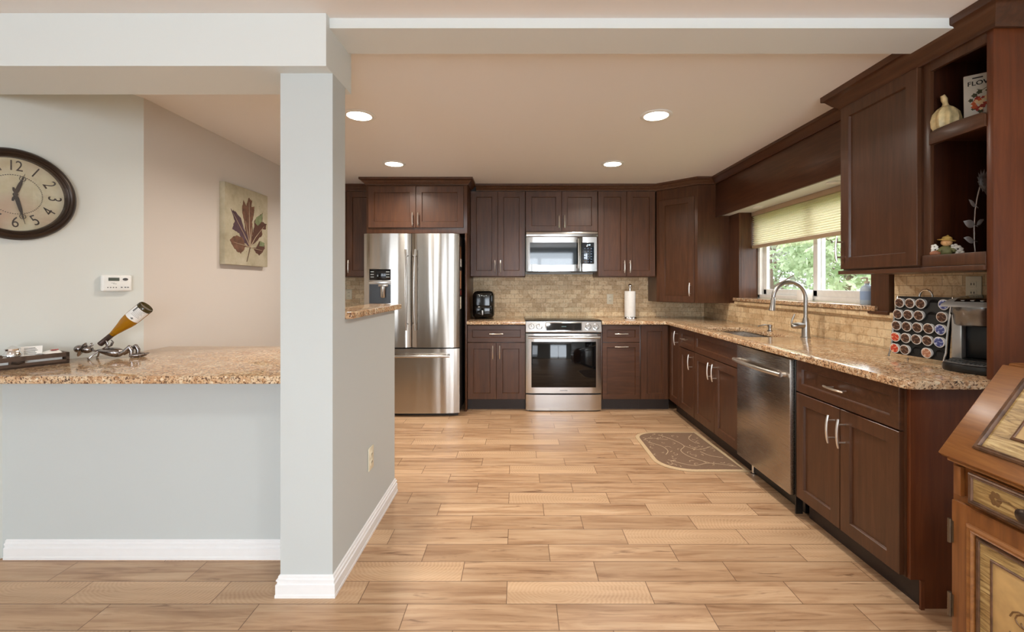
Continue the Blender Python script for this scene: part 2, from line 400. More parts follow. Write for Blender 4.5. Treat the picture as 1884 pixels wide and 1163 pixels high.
# window recess over the sink
ws = MB().box(2.085, 2.30, 2.62, 4.36, 1.124, 1.154, bev=.006); tag(ws.build('window_sill', K['granite']), 'speckled granite window sill above the sink backsplash', 'sill')
b = MB().box(2.14, 2.30, 4.298, 4.32, 1.154, 1.975).box(2.12, 2.14, 4.30, 4.50, 1.10, 2.30); struct(b.build('trim_6', K['cab']))
b = MB().box(2.14, 2.30, 2.66, 2.68, 1.154, 1.975).box(2.105, 2.14, 2.54, 2.67, 1.115, 1.36).box(2.09, 2.14, 2.53, 2.68, 1.108, 1.128, bev=.004); struct(b.build('trim_7', K['cab']))
b = MB().box(2.0, 2.30, 2.54, 4.5, 1.975, 1.987); struct(b.build('trim_8', K['white']))
wn = MB()
Y0, Y1, Z0, Z1 = 2.68, 4.298, 1.154, 1.975
for a in ((Y0, Y1, Z0, Z0 + .035), (Y0, Y1, Z1 - .04, Z1), (Y0, Y0 + .035, Z0, Z1), (Y1 - .035, Y1, Z0, Z1)): wn.box(2.30, 2.37, *a, bev=.003)
win = struct(wn.build('window_1', K['vinyl']))
def sash(y0, y1, x):
    b = MB(); z0, z1 = Z0 + .035, Z1 - .04
    for a in ((y0, y1, z0, z0 + .05), (y0, y1, z1 - .05, z1), (y0, y0 + .05, z0, z1), (y1 - .05, y1, z0, z1)): b.box(x, x + .028, *a, bev=.004)
    s = b.build('sash', K['vinyl'], win)
    MB().box(x + .012, x + .016, y0 + .045, y1 - .045, z0 + .045, z1 - .045).build('pane', K['glass'], s)
sash(3.44, Y1 - .035, 2.336); sash(Y0 + .035, 3.50, 2.306)
# ------------------------------------------------------------------ outdoors beyond the window
lawn = plain('lawn_green', col(120, 150, 90), .9, var=.2, scale=4)
struct(MB().box(2.6, 30, -8, 40, -.7, -.6).build('ground', lawn))
random.seed(5)
bark = plain('bark_brown', col(96, 82, 70), .9, var=.2)
LF = [leafm('leaf_light', col(150, 170, 128), col(206, 216, 184)), leafm('leaf_mid', col(132, 152, 120), col(184, 198, 166)), leafm('leaf_dusky', col(140, 144, 128), col(180, 184, 168))]
def tree(x, y, h, r, m, label, n, ls=.07):
    t = thing('tree', label, 'tree', (x, y, -.6), 0, None)
    b = MB().tube([(0, 0, 0), (.03, .02, h * .4), (-.03, .04, h * .9)], [.07, .05, .02], 8)
    tips = []
    for k in range(16):
        a = random.uniform(0, 6.28); z = random.uniform(.1, .85) * h; L = random.uniform(.5, 1) * r
        p = Vector((L * math.cos(a), L * math.sin(a), z + L * .5))
        b.tube([(0, 0, z), p * .5 + Vector((0, 0, z * .5 + .05)), p], [.022, .013, .004], 6); tips.append(p)
    b.build('trunk', bark, t)
    f = MB(); vs = []; fs = []
    for k in range(n):
        c = random.choice(tips)
        c = Vector((0, 0, 0)).lerp(c, 1) + Vector((random.uniform(-.35, .35) * r, random.uniform(-.35, .35) * r, random.uniform(-.1, .1) * h))
        c.z = max(.1, c.z)
        u = Vector((random.gauss(0, 1), random.gauss(0, 1), random.gauss(0, 1))).normalized(); v = u.orthogonal().normalized()
        v = Matrix.Rotation(random.uniform(0, 6.28), 3, u) @ v; s = random.uniform(.6, 1.3) * ls; i = len(vs)
        wv = u.cross(v)
        vs += [c - v * s, c + wv * s * .45 + u * s * .1, c + v * s, c - wv * s * .45 + u * s * .1]; fs.append((i, i + 1, i + 2, i + 3))
    f.mesh(vs, fs); o = f.build('foliage', LF[m], t, smooth=0)
tree(6.0, 10.6, 3.6, 1.1, 2, 'dusky olive tree with bare twigs seen through the far window sash', 2600)
tree(5.4, 7.3, 3.3, 1.1, 0, 'bright light green bush seen through the near window sash behind the soap bottle', 3600)
tree(8.0, 9.0, 4.0, 1.1, 1, 'mid green tree standing behind the two window sashes, between the other trees', 3600)
tree(8.4, 14.6, 4.4, 1.3, 1, 'farthest green tree, beyond the dusky olive tree outside the window', 3000, .09)
tree(9.6, 11.9, 4.6, 1.2, 0, 'tall pale green tree seen over the others at the top of the window', 3200, .09)
tree(5.0, 4.6, 3.2, 1.0, 1, 'mid green bush outside, hidden mostly behind the near wall cabinet', 2000)
# ------------------------------------------------------------------ ceiling lights
def can(x, y, label, p=8, c=(1, .92, .82)):
    t = thing('ceiling_light', label, 'ceiling light', (x, y, CEIL), 0, 'round recessed lights in the kitchen ceiling')
    MB().lathe([(.100, -.001), (.100, -.004), (.092, -.008), (.076, -.008), (.074, -.002), (.074, -.001)], seg=40).build('trim_ring', K['whitep'], t)
    MB().lathe([(.074, -.001), (.074, -.004), (.05, -.006), (.001, -.007)], seg=40).build('lens', K['lamp'], t)
    l = lamp('can_light', 'AREA', (0, 0, -.02), (0, 0, 0), p, c, shape='DISK', size=.13); l.parent = t
    l.data.spread = R(150)
can(-1.017, 2.84, 'warm recessed ceiling light nearest the white pillar')
can(.872, 2.84, 'warm recessed ceiling light in front of the range, toward the sink window')
can(-1.114, 3.976, 'warm recessed ceiling light just in front of the fridge cabinet crown')
can(.833, 3.976, 'warm recessed ceiling light just in front of the cabinets right of the microwave')
for x, y, lb in ((-1.7, .1, 'added unseen living room ceiling light on the clock side, near the beam'), (.55, .25, 'added unseen living room ceiling light on the desk side, near the beam'), (-1.7, -1.6, 'added unseen living room ceiling light on the clock side, by the rear window'), (.55, -1.6, 'added unseen living room ceiling light on the desk side, by the patio door')): can(x, y, lb, 4 if x < 0 else 9, (.93, .97, 1))  # added unseen lights: overhead light for the near floor and seating counter shadow
for y, lb in ((3.98, 'small white puck light under the valance at the far end of the window'), (3.02, 'small white puck light under the valance beside the near wall cabinet')):
    t = thing('puck_light', lb, 'puck light', (2.13, y, 1.975), 0, None)
    MB().lathe([(.045, 0), (.045, -.006), (.036, -.010), (.030, -.004), (.001, -.004)], seg=28).build('ring', K['whitep'], t)
    MB().lathe([(.024, -.004), (.020, -.008), (.001, -.009)], seg=24).build('lens', K['paper'], t)
# ------------------------------------------------------------------ cabinets
def shaker(b, x0, x1, z0, z1, y=0, t=.02, rail=.058, rec=.011, mi=0):
    c = .002; s = .005; y1 = y + t
    r = min(rail, (x1 - x0) * .3, (z1 - z0) * .3)
    def ring(i, yy): return [(x0 + i, yy, z0 + i), (x1 - i, yy, z0 + i), (x1 - i, yy, z1 - i), (x0 + i, yy, z1 - i)]
    rs = [ring(0, y1), ring(0, y + c), ring(c, y), ring(r, y), ring(r + .002, y + .003), ring(r + s, y + rec)]
    vs = sum(rs, []); f = [(0, 1, 2, 3)]
    for i in range(len(rs) - 1):
        for k in range(4):
            a, bb = i * 4 + k, i * 4 + (k + 1) % 4
            f.append((a, bb, bb + 4, a + 4))
    L = (len(rs) - 1) * 4; f.append((L + 3, L + 2, L + 1, L))
    _, fs = b.mesh(vs, f, mi); bmesh.ops.recalc_face_normals(b.bm, faces=fs); return b
def pull(parent, x, y, z, orient='v', L=.135):
    b = MB(); h = L / 2
    pts = []
    for i in range(9):
        s = -h + L * i / 8; o = .032 + .008 * (1 - (s / h) ** 2)
        pts.append((x, y - o, z + s) if orient == 'v' else (x + s, y - o, z))
    b.tube(pts, [.0045] + [.0058] * 7 + [.0045], 8)
    for sg in (-1, 1):
        s = sg * h * .62; p = (x, y, z + s) if orient == 'v' else (x + s, y, z)
        q = (x, y - .036, z + s) if orient == 'v' else (x + s, y - .036, z)
        b.tube([p, q], .0042, 8)
    return b.build('handle', K['nickel'], parent)
def fronts_on(t, fronts):
    for kind, x0, x1, z0, z1, hd in fronts:
        m = K['cabh'] if kind == 'drawer' else K['cab']
        d = shaker(MB(), x0 + .0015, x1 - .0015, z0 + .0015, z1 - .0015, rail=.045 if kind == 'drawer' else .06).build(kind, m, t)
        if hd:
            for hh in (hd if isinstance(hd, list) else [hd]): pull(d, hh[0], 0, hh[1], hh[2])
def cabinet(name, label, loc, rz, w, depth, z0, z1, fronts, toe=False, group=None, cat='cabinet', ends=True):
    t = thing(name, label, cat, loc, rz, group)
    MB().box(0, w, .021, depth, z0, z1, bev=.001).build('body', K['cab'], t)
    if toe: MB().box(0, w, .075, depth, 0, z0 - .0005).build('toe_kick', K['toe'], t)
    fronts_on(t, fronts); return t
G1 = 'espresso base cabinets'; G2 = 'espresso wall cabinets'
BZ0, BZ1, DZ = .114, .877, .697
def up(label, x0, x1, z0, z1=2.29, y=4.80, split=None, depth=.335, hz=.11, hs=('r', 'l'), group=G2):
    h = z1 - z0; w = x1 - x0; s = split if split is not None else w / 2
    f = [('door', .002, s, .006, h - .004, (s - .03, hz, 'v') if hs[0] == 'r' else None), ('door', s, w - .002, .006, h - .004, (s + .03, hz, 'v'))]
    return cabinet('wall_cabinet', label, (x0, y, z0), 0, w, depth, 0, h, f, False, group)
up('tall two-door wall cabinet between the fridge panel and the microwave', -.525, .067, 1.364)
up('short two-door wall cabinet directly above the microwave', .069, .846, 1.846)
up('two-door wall cabinet between the microwave and the corner cabinet', .848, 1.468, 1.364)
up('two-door wall cabinet left of the fridge, partly behind the white pillar', -2.165, -1.548, 1.364)
# cabinet over the fridge and the tall panel beside the fridge
t = cabinet('fridge_cabinet', 'warm-lit two-door cabinet above the stainless fridge', (-1.545, 4.50, 1.80), 0, 1.02, .64, 0, .49,
        [('door', .02, .503, .055, .475, (.475, .14, 'v')), ('door', .503, .985, .055, .475, (.531, .14, 'v'))])
tag(MB().box(-.545, -.527, 4.50, 5.14, 0, 1.80, bev=.001).build('fridge_side_panel', K['cab']), 'tall dark wood panel on the range side of the fridge', 'panel')
tag(MB().box(-1.545, -1.53, 4.56, 5.14, 0, 1.80, bev=.001).build('fridge_side_panel', K['cab']), 'tall dark wood panel hidden on the pillar side of the fridge', 'panel')
# corner wall cabinet, set diagonally and hung lower
t = thing('corner_wall_cabinet', 'diagonal corner wall cabinet with one tall door beside the window', 'cabinet', (1.4855, 4.82, 1.095))
MB().prism([(0, 0), (.315, -.32), (.652, -.32), (.652, .32), (0, .32)], 0, 1.195, bev=.001).build('body', K['cab'], t)
d = shaker(MB(), .0, .38, .0, 1.08, rail=.062)
d.box(-.03, -.002, .012, .02, -.005, 1.16)
for v in d.bm.verts:
    v.co = Matrix.Rotation(R(-45.4), 4, 'Z') @ v.co + Vector((.019, -.033 , .006))
dd = d.build('door', K['cab'], t)
hb = pull(dd, .345, 0, .13, 'v')
for v in hb.data.vertices: v.co = Matrix.Rotation(R(-45.4), 4, 'Z') @ v.co + Vector((.019, -.033, .006))
# base cabinets on the back wall
cabinet('base_cabinet', 'base cabinet with one drawer and two doors between fridge and range', (-.527, 4.52, 0), 0, .594, .62, BZ0, BZ1,
        [('drawer', .004, .59, DZ, .870, (.297, .785, 'h')), ('door', .004, .297, .118, DZ - .004, (.262, .60, 'v')), ('door', .297, .59, .118, DZ - .004, (.332, .60, 'v'))], True, G1)
cabinet('base_cabinet', 'narrow base cabinet with drawer and pull-out front beside the range', (.832, 4.52, 0), 0, .395, .62, BZ0, BZ1,
        [('drawer', .012, .393, DZ, .870, (.2, .785, 'h')), ('drawer', .012, .393, .118, DZ - .004, (.2, .655, 'h'))], True, G1)
cabinet('base_cabinet', 'corner base cabinet with one tall full-height door facing the room', (1.228, 4.52, 0), 0, .312, .62, BZ0, BZ1,
        [('door', .006, .282, .118, .870, None)], True, G1)
cabinet('base_cabinet', 'base cabinet under the back counter left of the fridge, behind the half wall', (-2.165, 4.52, 0), 0, .62, .62, BZ0, BZ1,
        [('drawer', .004, .616, DZ, .870, (.31, .785, 'h')), ('door', .004, .31, .118, DZ - .004, (.28, .60, 'v')), ('door', .31, .616, .118, DZ - .004, (.34, .60, 'v'))], True, G1)
# right-hand run (faces the room, -X)
RZ = R(-90); RX = 1.52
cabinet('base_cabinet', 'very narrow dark corner door cabinet where the two counters meet', (RX, 4.52, 0), RZ, .285, .6, BZ0, BZ1, [('door', .012, .283, .118, .870, (.25, .77, 'v'))], True, G1)
cabinet('base_cabinet', 'slim base cabinet with small drawer and door between corner and sink', (RX, 4.233, 0), RZ, .355, .6, BZ0, BZ1,
        [('drawer', .003, .352, DZ, .870, (.18, .785, 'h')), ('door', .003, .352, .118, DZ - .004, (.315, .60, 'v'))], True, G1)
t = thing('sink_cabinet', 'sink base cabinet with false drawer front and two doors', 'cabinet', (RX, 3.876, 0), RZ, G1)
MB().box(0, .799, .021, .6, BZ0, .66).box(0, .799, .021, .04, .66, BZ1).box(0, .018, .04, .6, .66, BZ1).box(.781, .799, .04, .6, .66, BZ1).build('body', K['cab'], t)
MB().box(0, .799, .075, .6, 0, BZ0 - .0005).build('toe_kick', K['toe'], t)
fronts_on(t, [('drawer', .003, .796, DZ, .870, None), ('door', .003, .398, .118, DZ - .004, (.360, .60, 'v')), ('door', .400, .796, .118, DZ - .004, (.438, .60, 'v'))])
t = cabinet('base_cabinet', 'near end base cabinet with wide drawer and two doors beside dishwasher', (RX, 2.452, 0), RZ, .672, .6, BZ0, BZ1,
        [('drawer', .003, .668, DZ, .872, (.335, .785, 'h')), ('door', .003, .335, .118, DZ - .004, (.302, .585, 'v')), ('door', .337, .668, .118, DZ - .004, (.372, .585, 'v'))], True, G1)
# finished end of the run with a notch for the toe kick
e = MB().prism([(.026, BZ0), (.075, BZ0), (.075, 0), (.6, 0), (.6, BZ1), (.026, BZ1)], .6725, .690, axis='x', bev=.001)
e.box(.690, .698, .06, .075, 0, BZ0)
e.build('end_panel', K['endpanel'], t)
# near wall cabinet, open shelf cabinet and tall end panel
t = cabinet('wall_cabinet', 'single-door wall cabinet hanging over the counter beside the open shelves', (1.80, 2.505, 1.36), RZ, .495, .335, 0, .94,
        [('door', .004, .488, .006, .905, (.022, .115, 'v'))], False, G2)
MB().box(-.03, .495, .012, .335, -.022, -.001, bev=.002).build('bottom_moulding', K['caby'], t)
t = thing('open_shelf_cabinet', 'open cabinet with two shelf bays between wall cabinet and tall end panel', 'cabinet', (1.80, 2.008, 1.36), RZ)
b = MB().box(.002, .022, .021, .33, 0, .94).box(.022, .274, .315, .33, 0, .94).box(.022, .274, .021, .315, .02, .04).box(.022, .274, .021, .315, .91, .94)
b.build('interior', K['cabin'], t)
b = MB().box(.002, .036, .018, .034, -.005, .94, bev=.0015).box(.036, .274, .018, .034, .862, .94, bev=.0015).box(.002, .274, .012, .034, .0, .05, bev=.002).box(.002, .274, .006, .33, -.022, -.001, bev=.002)
b.build('face_frame', K['cab'], t)
pr = [(.036, .537), (.274, .537), (.274, .585), (.262, .595), (.235, .597), (.16, .600), (.075, .597), (.048, .592), (.036, .585)]
b = MB().prism(pr, .010, .034, axis='y', bev=.002); b.box(.022, .274, .034, .315, .56, .58); b.build('shelf', K['caby'], t)
MB().box(.2745, .300, .016, .335, -.446, .94, bev=.0015).build('end_panel', K['endpanel'], t)
# valance over the window
tag(MB().box(1.98, 2.0, 2.51, 4.498, 1.96, 2.30, bev=.0015).build('window_valance', K['caby']), 'long dark wood valance board above the sink window', 'valance')
# crown mouldings
CP = [(0, 0), (.010, 0), (.012, .008), (.020, .016), (.030, .022), (.040, .034), (.052, .046), (.060, .048), (.060, .069), (0, .069)]
CPB = [(0, 0), (.012, 0), (.014, .012), (.024, .022), (.036, .03), (.048, .046), (.062, .064), (.074, .068), (.076, .074), (.076, .0985), (0, .0985)]
def crown(label, path, prof, z): return tag(MB().sweep(path, prof, z).build('crown_moulding', K['caby']), label, 'moulding', 'cabinet crown mouldings')
crown('crown moulding along the back wall cabinets from fridge to corner cabinet', [(-.463, 4.821), (1.4845, 4.821), (1.80, 4.50), (1.975, 4.50)], CP, 2.2905)
crown('crown moulding wrapping three sides of the fridge cabinet', [(-1.546, 4.80), (-1.546, 4.521), (-.5245, 4.521), (-.5245, 4.80)], CP, 2.2905)
crown('crown moulding over the wall cabinet left of the fridge', [(-2.165, 4.821), (-1.615, 4.821)], CP, 2.2905)
crown('crown moulding along the top of the window valance', [(1.979, 4.498), (1.979, 2.56)], CP, 2.2905)
crown('large crown moulding over the near wall cabinet and open shelves', [(2.13, 2.506), (1.818, 2.506), (1.818, 1.705), (2.13, 1.705)], CPB, 2.261)
# ------------------------------------------------------------------ countertops
b = slab([(-.5265, 4.485), (.0645, 4.485), (.0645, 5.138), (-.5265, 5.138)], [], .878, .912, .006)
tag(b.build('countertop', K['granite']), 'short granite countertop between fridge and range under the air fryer', 'countertop')
b = slab([(-2.165, 4.485), (-1.55, 4.485), (-1.55, 5.138), (-2.165, 5.138)], [], .878, .912, .006)
tag(b.build('countertop', K['granite']), 'granite countertop on the back wall left of the fridge', 'countertop')
SK = [(1.60, 3.17), (1.63, 3.14)] + [(1.90, 3.14), (1.93, 3.17)] + [(1.93, 3.80), (1.90, 3.83), (1.63, 3.83), (1.60, 3.80)]
oc = [(.836, 4.485), (1.462, 4.485), (1.482, 4.465), (1.482, 1.735)] + arc(1.514, 1.735, .032, 180, 270, 5) + [(2.126, 1.703), (2.126, 5.138), (.836, 5.138)]
b = slab(oc, [SK], .878, .912, .006)
tag(b.build('countertop', K['granite']), 'long L-shaped granite countertop running past the sink to the near end', 'countertop')
# seating counter on the half wall, raised bar cap on the return wall
p0 = c0 + UD * .90
b = slab([(-2.162, 2.575), (-2.168, 2.600), (-2.168, 2.765), (-.905, 2.765), (-.905, 1.975), (-.99, 1.975), (-.99, 1.857), (-2.528, 1.857)], [], .866, .899, .006)
tag(b.build('seating_counter', K['granite']), 'deep granite seating counter on the half wall under the clock', 'countertop')
b = slab([(-.935, 1.972), (-.748, 1.972)] + arc(-.752, 1.99, .018, 280, 360, 4) + [(-.734, 2.785), (-.935, 2.785)], [], 1.1285, 1.16, .006)
tag(b.build('raised_bar_cap', K['granite']), 'narrow raised granite cap behind the white pillar in front of the fridge', 'countertop')
# ------------------------------------------------------------------ sink, taps
t = thing('sink', 'stainless undermount sink in the granite beneath the window', 'sink', (1.765, 3.485, .877))
b = MB()
def bowl(x0, x1, y0, y1, d):
    r = [(x0 - .015, x1 + .015, y0 - .015, y1 + .015, 0), (x0, x1, y0, y1, 0), (x0 + .012, x1 - .012, y0 + .012, y1 - .012, -d + .02), (x0 + .03, x1 - .03, y0 + .03, y1 - .03, -d)]
    vs = []
    for a in r: vs += [(a[0], a[2], a[4]), (a[1], a[2], a[4]), (a[1], a[3], a[4]), (a[0], a[3], a[4])]
    f = [(i * 4 + k, i * 4 + (k + 1) % 4, i * 4 + 4 + (k + 1) % 4, i * 4 + 4 + k) for i in range(3) for k in range(4)] + [(12, 13, 14, 15)]
    _, fs = b.mesh(vs, f); bmesh.ops.recalc_face_normals(b.bm, faces=fs)
    for fc in fs: fc.normal_flip()
bowl(-.162, .162, -.342, .342, .19)
b.build('basin', K['steely'], t)
MB().lathe([(.045, -.188), (.045, -.184), (.03, -.183), (.02, -.187), (.001, -.187)], seg=24).build('drain', K['chrome'], t)
t = thing('faucet', 'tall gooseneck nickel faucet with pull-down spray head beside the sink', 'faucet', (1.985, 3.09, .912))
MB().lathe([(.031, 0), (.031, .006), (.026, .01), (.025, .06), (.0215, .11), (.017, .135), (.016, .14)], seg=24).build('base', K['tap'], t)
pth = [(0, 0, .13), (0, 0, .22), (0, 0, .275)] + [(-.112 + .112 * math.cos(R(a)), 0, .275 + .112 * math.sin(R(a))) for a in range(10, 171, 10)]
sp = MB().tube(pth, .0135, 14).build('spout', K['tap'], t)
e = Vector(pth[-1]); dr = Vector((-.10, 0, -1)).normalized()
b = MB().tube([e, e + dr * .012, e + dr * .014, e + dr * .03, e + dr * .075, e + dr * .105, e + dr * .108], [.0138, .0138, .011, .0145, .0175, .0215, .018], 18)
b.build('spray_head', K['tap'], t)
MB().tube([(0, 0, .085), (-.05, 0, .085), (-.088, 0, .084), (-.097, 0, .083)], [.02, .021, .019, .012], 16).build('valve', K['tap'], t)
MB().tube([(-.088, 0, .09), (-.098, 0, .105), (-.094, 0, .125), (-.082, 0, .15), (-.076, 0, .165)], [.006, .0065, .006, .006, .005], 10).build('lever', K['tap'], t)
t = thing('soap_dispenser', 'small nickel soap pump on the granite left of the faucet', 'soap dispenser', (1.985, 3.53, .912))
MB().lathe([(.022, 0), (.022, .005), (.014, .01), (.013, .03), (.017, .034), (.017, .05), (.008, .054)], seg=20).build('body', K['tap'], t)
MB().tube([(0, 0, .044), (-.04, 0, .05), (-.09, .0, .042), (-.095, 0, .036)], .0055, 8).build('spout', K['tap'], t)
# things on the window sill
t = thing('soap_bottle', 'clear blue pump soap bottle on the window sill', 'bottle', (2.2, 2.82, 1.154))
MB().lathe([(.032, 0), (.037, .006), (.037, .095), (.03, .115), (.014, .125), (.014, .135)], seg=24).build('bottle', plain('pale_blue_bottle', col(186, 206, 226), .2), t)
b = MB().lathe([(.016, .135), (.016, .148), (.006, .15), (.006, .17)], seg=18); b.tube([(0, 0, .168), (-.02, 0, .17), (-.04, 0, .165)], .006, 8); b.build('pump', K['ivory'], t)
MB().lathe([(.0375, .03), (.0375, .085)], seg=24).build('label', plain('soap_label', col(150, 176, 214), .4), t)
tag(MB().box(-.042, .042, -.035, .035, 0, .088, bev=.006).build('sill_box', K['paper']), 'small white box on the window sill behind the faucet', 'box').location = (2.24, 3.50, 1.154)
# cellular shade
t = thing('pleated_blind', 'pale yellow pleated cellular shade half lowered over the sink window', 'window shade', (2.26, 3.49, 1.975))
MB().box(-.028, .02, -.80, .80, -.04, -.001, bev=.004).build('headrail', K['shaderail'], t)
n = 15; zt, zb = -.04, -.318; vs = []; f = []
for i in range(2 * n + 1):
    z = zt + (zb - zt) * i / (2 * n); x = -.020 if i % 2 else .002
    vs += [(x, -.795, z), (x, .795, z)]
for i in range(2 * n): f.append((2 * i, 2 * i + 1, 2 * i + 3, 2 * i + 2))
MB().mesh(vs, f)
b = MB(); b.mesh(vs, f); b.build('pleated_fabric', K['shade'], t, smooth=0)
MB().box(-.024, .012, -.798, .798, -.348, -.318, bev=.005).build('bottom_rail', K['shaderail'], t)
# ------------------------------------------------------------------ fridge
def bowed(b, x0, x1, z0, z1, y, bulge, t=.05, n=14, mi=0, ec=.012):
    """a door front that bows toward the viewer, -Y"""
    w = x1 - x0; prof = [(x0, y + t)]
    for i in range(n + 1):
        u = i / n; xx = x0 + w * u; k = min(u, 1 - u) * w
        e = ec * (1 - min(1, k / ec)) ** 2 if k < ec else 0
        prof.append((xx, y - bulge * (1 - (2 * u - 1) ** 2) + e))
    prof.append((x1, y + t))
    return b.prism(prof, z0, z1, mi, axis='z')
t = thing('refrigerator', 'stainless french-door refrigerator with bottom freezer and water dispenser', 'refrigerator', (-1.508, 4.33, 0))
W = .928
MB().box(.006, W - .006, .055, .79, .03, 1.765, bev=.003).box(.02, W - .02, .05, .75, .0, .03).build('body', plain('charcoal_fridge_side', col(52, 46, 42), .45), t)
dl = bowed(MB(), 0, W / 2 - .003, .672, 1.776, 0, .020).build('door', K['steelv'], t)
dr_ = bowed(MB(), W / 2 + .003, W, .672, 1.776, 0, .020).build('door', K['steelv'], t)
fz = bowed(MB(), 0, W, .035, .660, 0, .020).build('freezer_drawer', K['steelv'], t)
MB().box(0, W, .02, .06, .659, .673).build('gap_seal', K['dark'], t)
for dd, x in ((dl, W / 2 - .035), (dr_, W / 2 + .035)):
    b = MB(); pts = []
    for i in range(13):
        s = i / 12; pts.append((x + (.010 if dd is dr_ else -.010) * (2 * s - 1) ** 2, -.045 - .016 * (1 - (2 * s - 1) ** 2), .84 + .78 * s))
    b.tube(pts, .0105, 10)
    for z in (.90, 1.56): b.tube([(x, -.005, z), (x, -.05, z)], .008, 8)
    b.build('handle', K['steelv'], dd)
b = MB(); pts = []
for i in range(13):
    s = i / 12; pts.append((.085 + (W - .17) * s, -.055 - .02 * (1 - (2 * s - 1) ** 2), .595))
b.tube(pts, .0125, 10)
for x in (.12, W - .12): b.tube([(x, -.005, .595), (x, -.06, .595)], .010, 8)
b.build('handle', K['steel'], fz)
dp = MB().box(.055, .272, -.019, .01, 1.09, 1.436, bev=.003).build('dispenser', plain('dispenser_frame', (.42, .40, .37, 1), .3, 1.0), dl)
MB().box(.062, .268, -.0215, -.0185, 1.325, 1.430, bev=.002).build('control_panel', K['gloss'], dp)
gm = plain('display_icons', col(150, 156, 156), .5)
b = MB()
for x in (.09, .24):
    for z in (1.405, 1.38, 1.355): b.box(x - .016, x + .016, -.0222, -.0214, z - .004, z + .004)
b.box(.140, .147, -.0222, -.0214, 1.36, 1.375); b.build('icons', gm, dp)
b = MB().box(.062, .268, -.0215, -.0185, 1.10, 1.285); b.build('niche', plain('niche_dark', col(40, 42, 46), .25), dp)
b = MB().box(.15, .245, -.034, -.02, 1.262, 1.286, bev=.004); b.tube([(.198, -.030, 1.262), (.198, -.030, 1.165), (.198, -.030, 1.155)], [.026, .027, .020], 16); b.build('paddle', K['steelv'], dp)
MB().box(.055, .272, -.022, -.018, 1.288, 1.318, bev=.003).build('ledge', K['steel'], dp)
FX = Matrix.Translation((.80, -.0095, 1.722)) @ Matrix.Rotation(R(90), 4, 'X')
MB().text('SAMSUNG', .022, FX).build('lettering', plain('logo_grey', col(70, 68, 66), .4), dr_)
mg = [('tall brown picture magnet at the top of the fridge side', .10, 1.60, .12, col(128, 88, 58)), ('white note held on the fridge side under the top magnet', .14, 1.50, .08, col(222, 214, 204)), ('long tan picture strip in the middle of the fridge side', .10, 1.33, .18, col(190, 140, 104)),
      ('small dark red magnet on the fridge side above the white card', .13, 1.20, .05, col(120, 50, 40)), ('white card at the bottom of the group on the fridge side', .10, 1.10, .12, col(226, 214, 196))]
for lb, y, z, h, c in mg:
    o = tag(MB().box(0, .004, -.05, .05, -h / 2, h / 2, bev=.001).build('fridge_magnet', plain('magnet_print', c, .5, var=.35, scale=60)), lb, 'magnet', 'magnets and notes on the side of the fridge')
    o.location = (-1.508 + W - .006, 4.33 + .02 + y, z)
# ------------------------------------------------------------------ range
t = thing('range_oven', 'stainless slide-in electric range with black oven door glass', 'oven', (.069, 4.50, 0)); W = .762
MB().box(.004, W - .004, .03, .63, .03, .89).box(.03, W - .03, .03, .6, 0, .03).build('body', plain('range_side', col(40, 40, 40), .5), t)
MB().box(-.004, W + .004, .0, .635, .9125, .920, bev=.002).build('cooktop', K['gloss'], t)
cp = MB().prism([(.03, .80), (0, .80), (-.004, .806), (.018, .908), (.024, .912), (.03, .912)], .0, W, axis='x').build('control_panel', K['steel'], t)
for i, x in enumerate((.055, .135, .627, .707)):
    M = Matrix.Translation((x, .006, .855)) @ Matrix.Rotation(R(90 - 12), 4, 'X')
    k = MB().lathe([(.033, -.004), (.033, .003), (.027, .004), (.026, .022), (.024, .025), (.001, .025)], seg=28, M=M).box(-.005, .005, -.024, .024, .02, .034, bev=.002, M=M).build('knob', K['steel'], cp)
M = Matrix.Translation((W / 2, .004, .856)) @ Matrix.Rotation(R(90 - 12), 4, 'X')
d = MB().box(-.185, .185, -.045, .045, -.004, .006, bev=.003, M=M).build('display_frame', K['steel'], cp)
dg = MB().box(-.176, .176, -.036, .036, .003, .0085, M=M).build('display', K['gloss'], d)
b = MB()
for k, x in enumerate((-.02, -.008, .004, .016)): b.box(x, x + .008, -.002, .004, .0085, .009, M=M)
b.build('digits', plain('digits_cyan', col(120, 150, 160), .4), dg)
MB().box(.008, W - .008, .01, .03, .785, .80).build('gap_seal', K['dark'], t)
dr = bowed(MB(), 0, W, .186, .785, .0, .004, .035).build('oven_door', K['steel'], t)
MB().box(.055, W - .055, -.006, .0, .245, .705, bev=.002).build('door_glass', K['gloss'], dr)
b = MB(); pts = [(.02 + (W - .04) * i / 12, -.045 - .012 * (1 - (i / 6 - 1) ** 2), .752) for i in range(13)]
b.tube(pts, .0125, 10)
for x in (.035, W - .035): b.tube([(x, .0, .752), (x, -.048, .752)], .011, 8)
b.build('handle', K['steel'], dr)
MB().text('SAMSUNG', .017, Matrix.Translation((W / 2, -.0045, .214)) @ Matrix.Rotation(R(90), 4, 'X')).build('lettering', plain('logo_dark', col(50, 48, 46), .4), dr)
MB().box(.008, W - .008, .01, .03, .170, .187).build('vent_gap', K['dark'], t)
bowed(MB(), 0, W, .012, .171, .0, .006, .035).build('bottom_drawer', K['steel'], t)
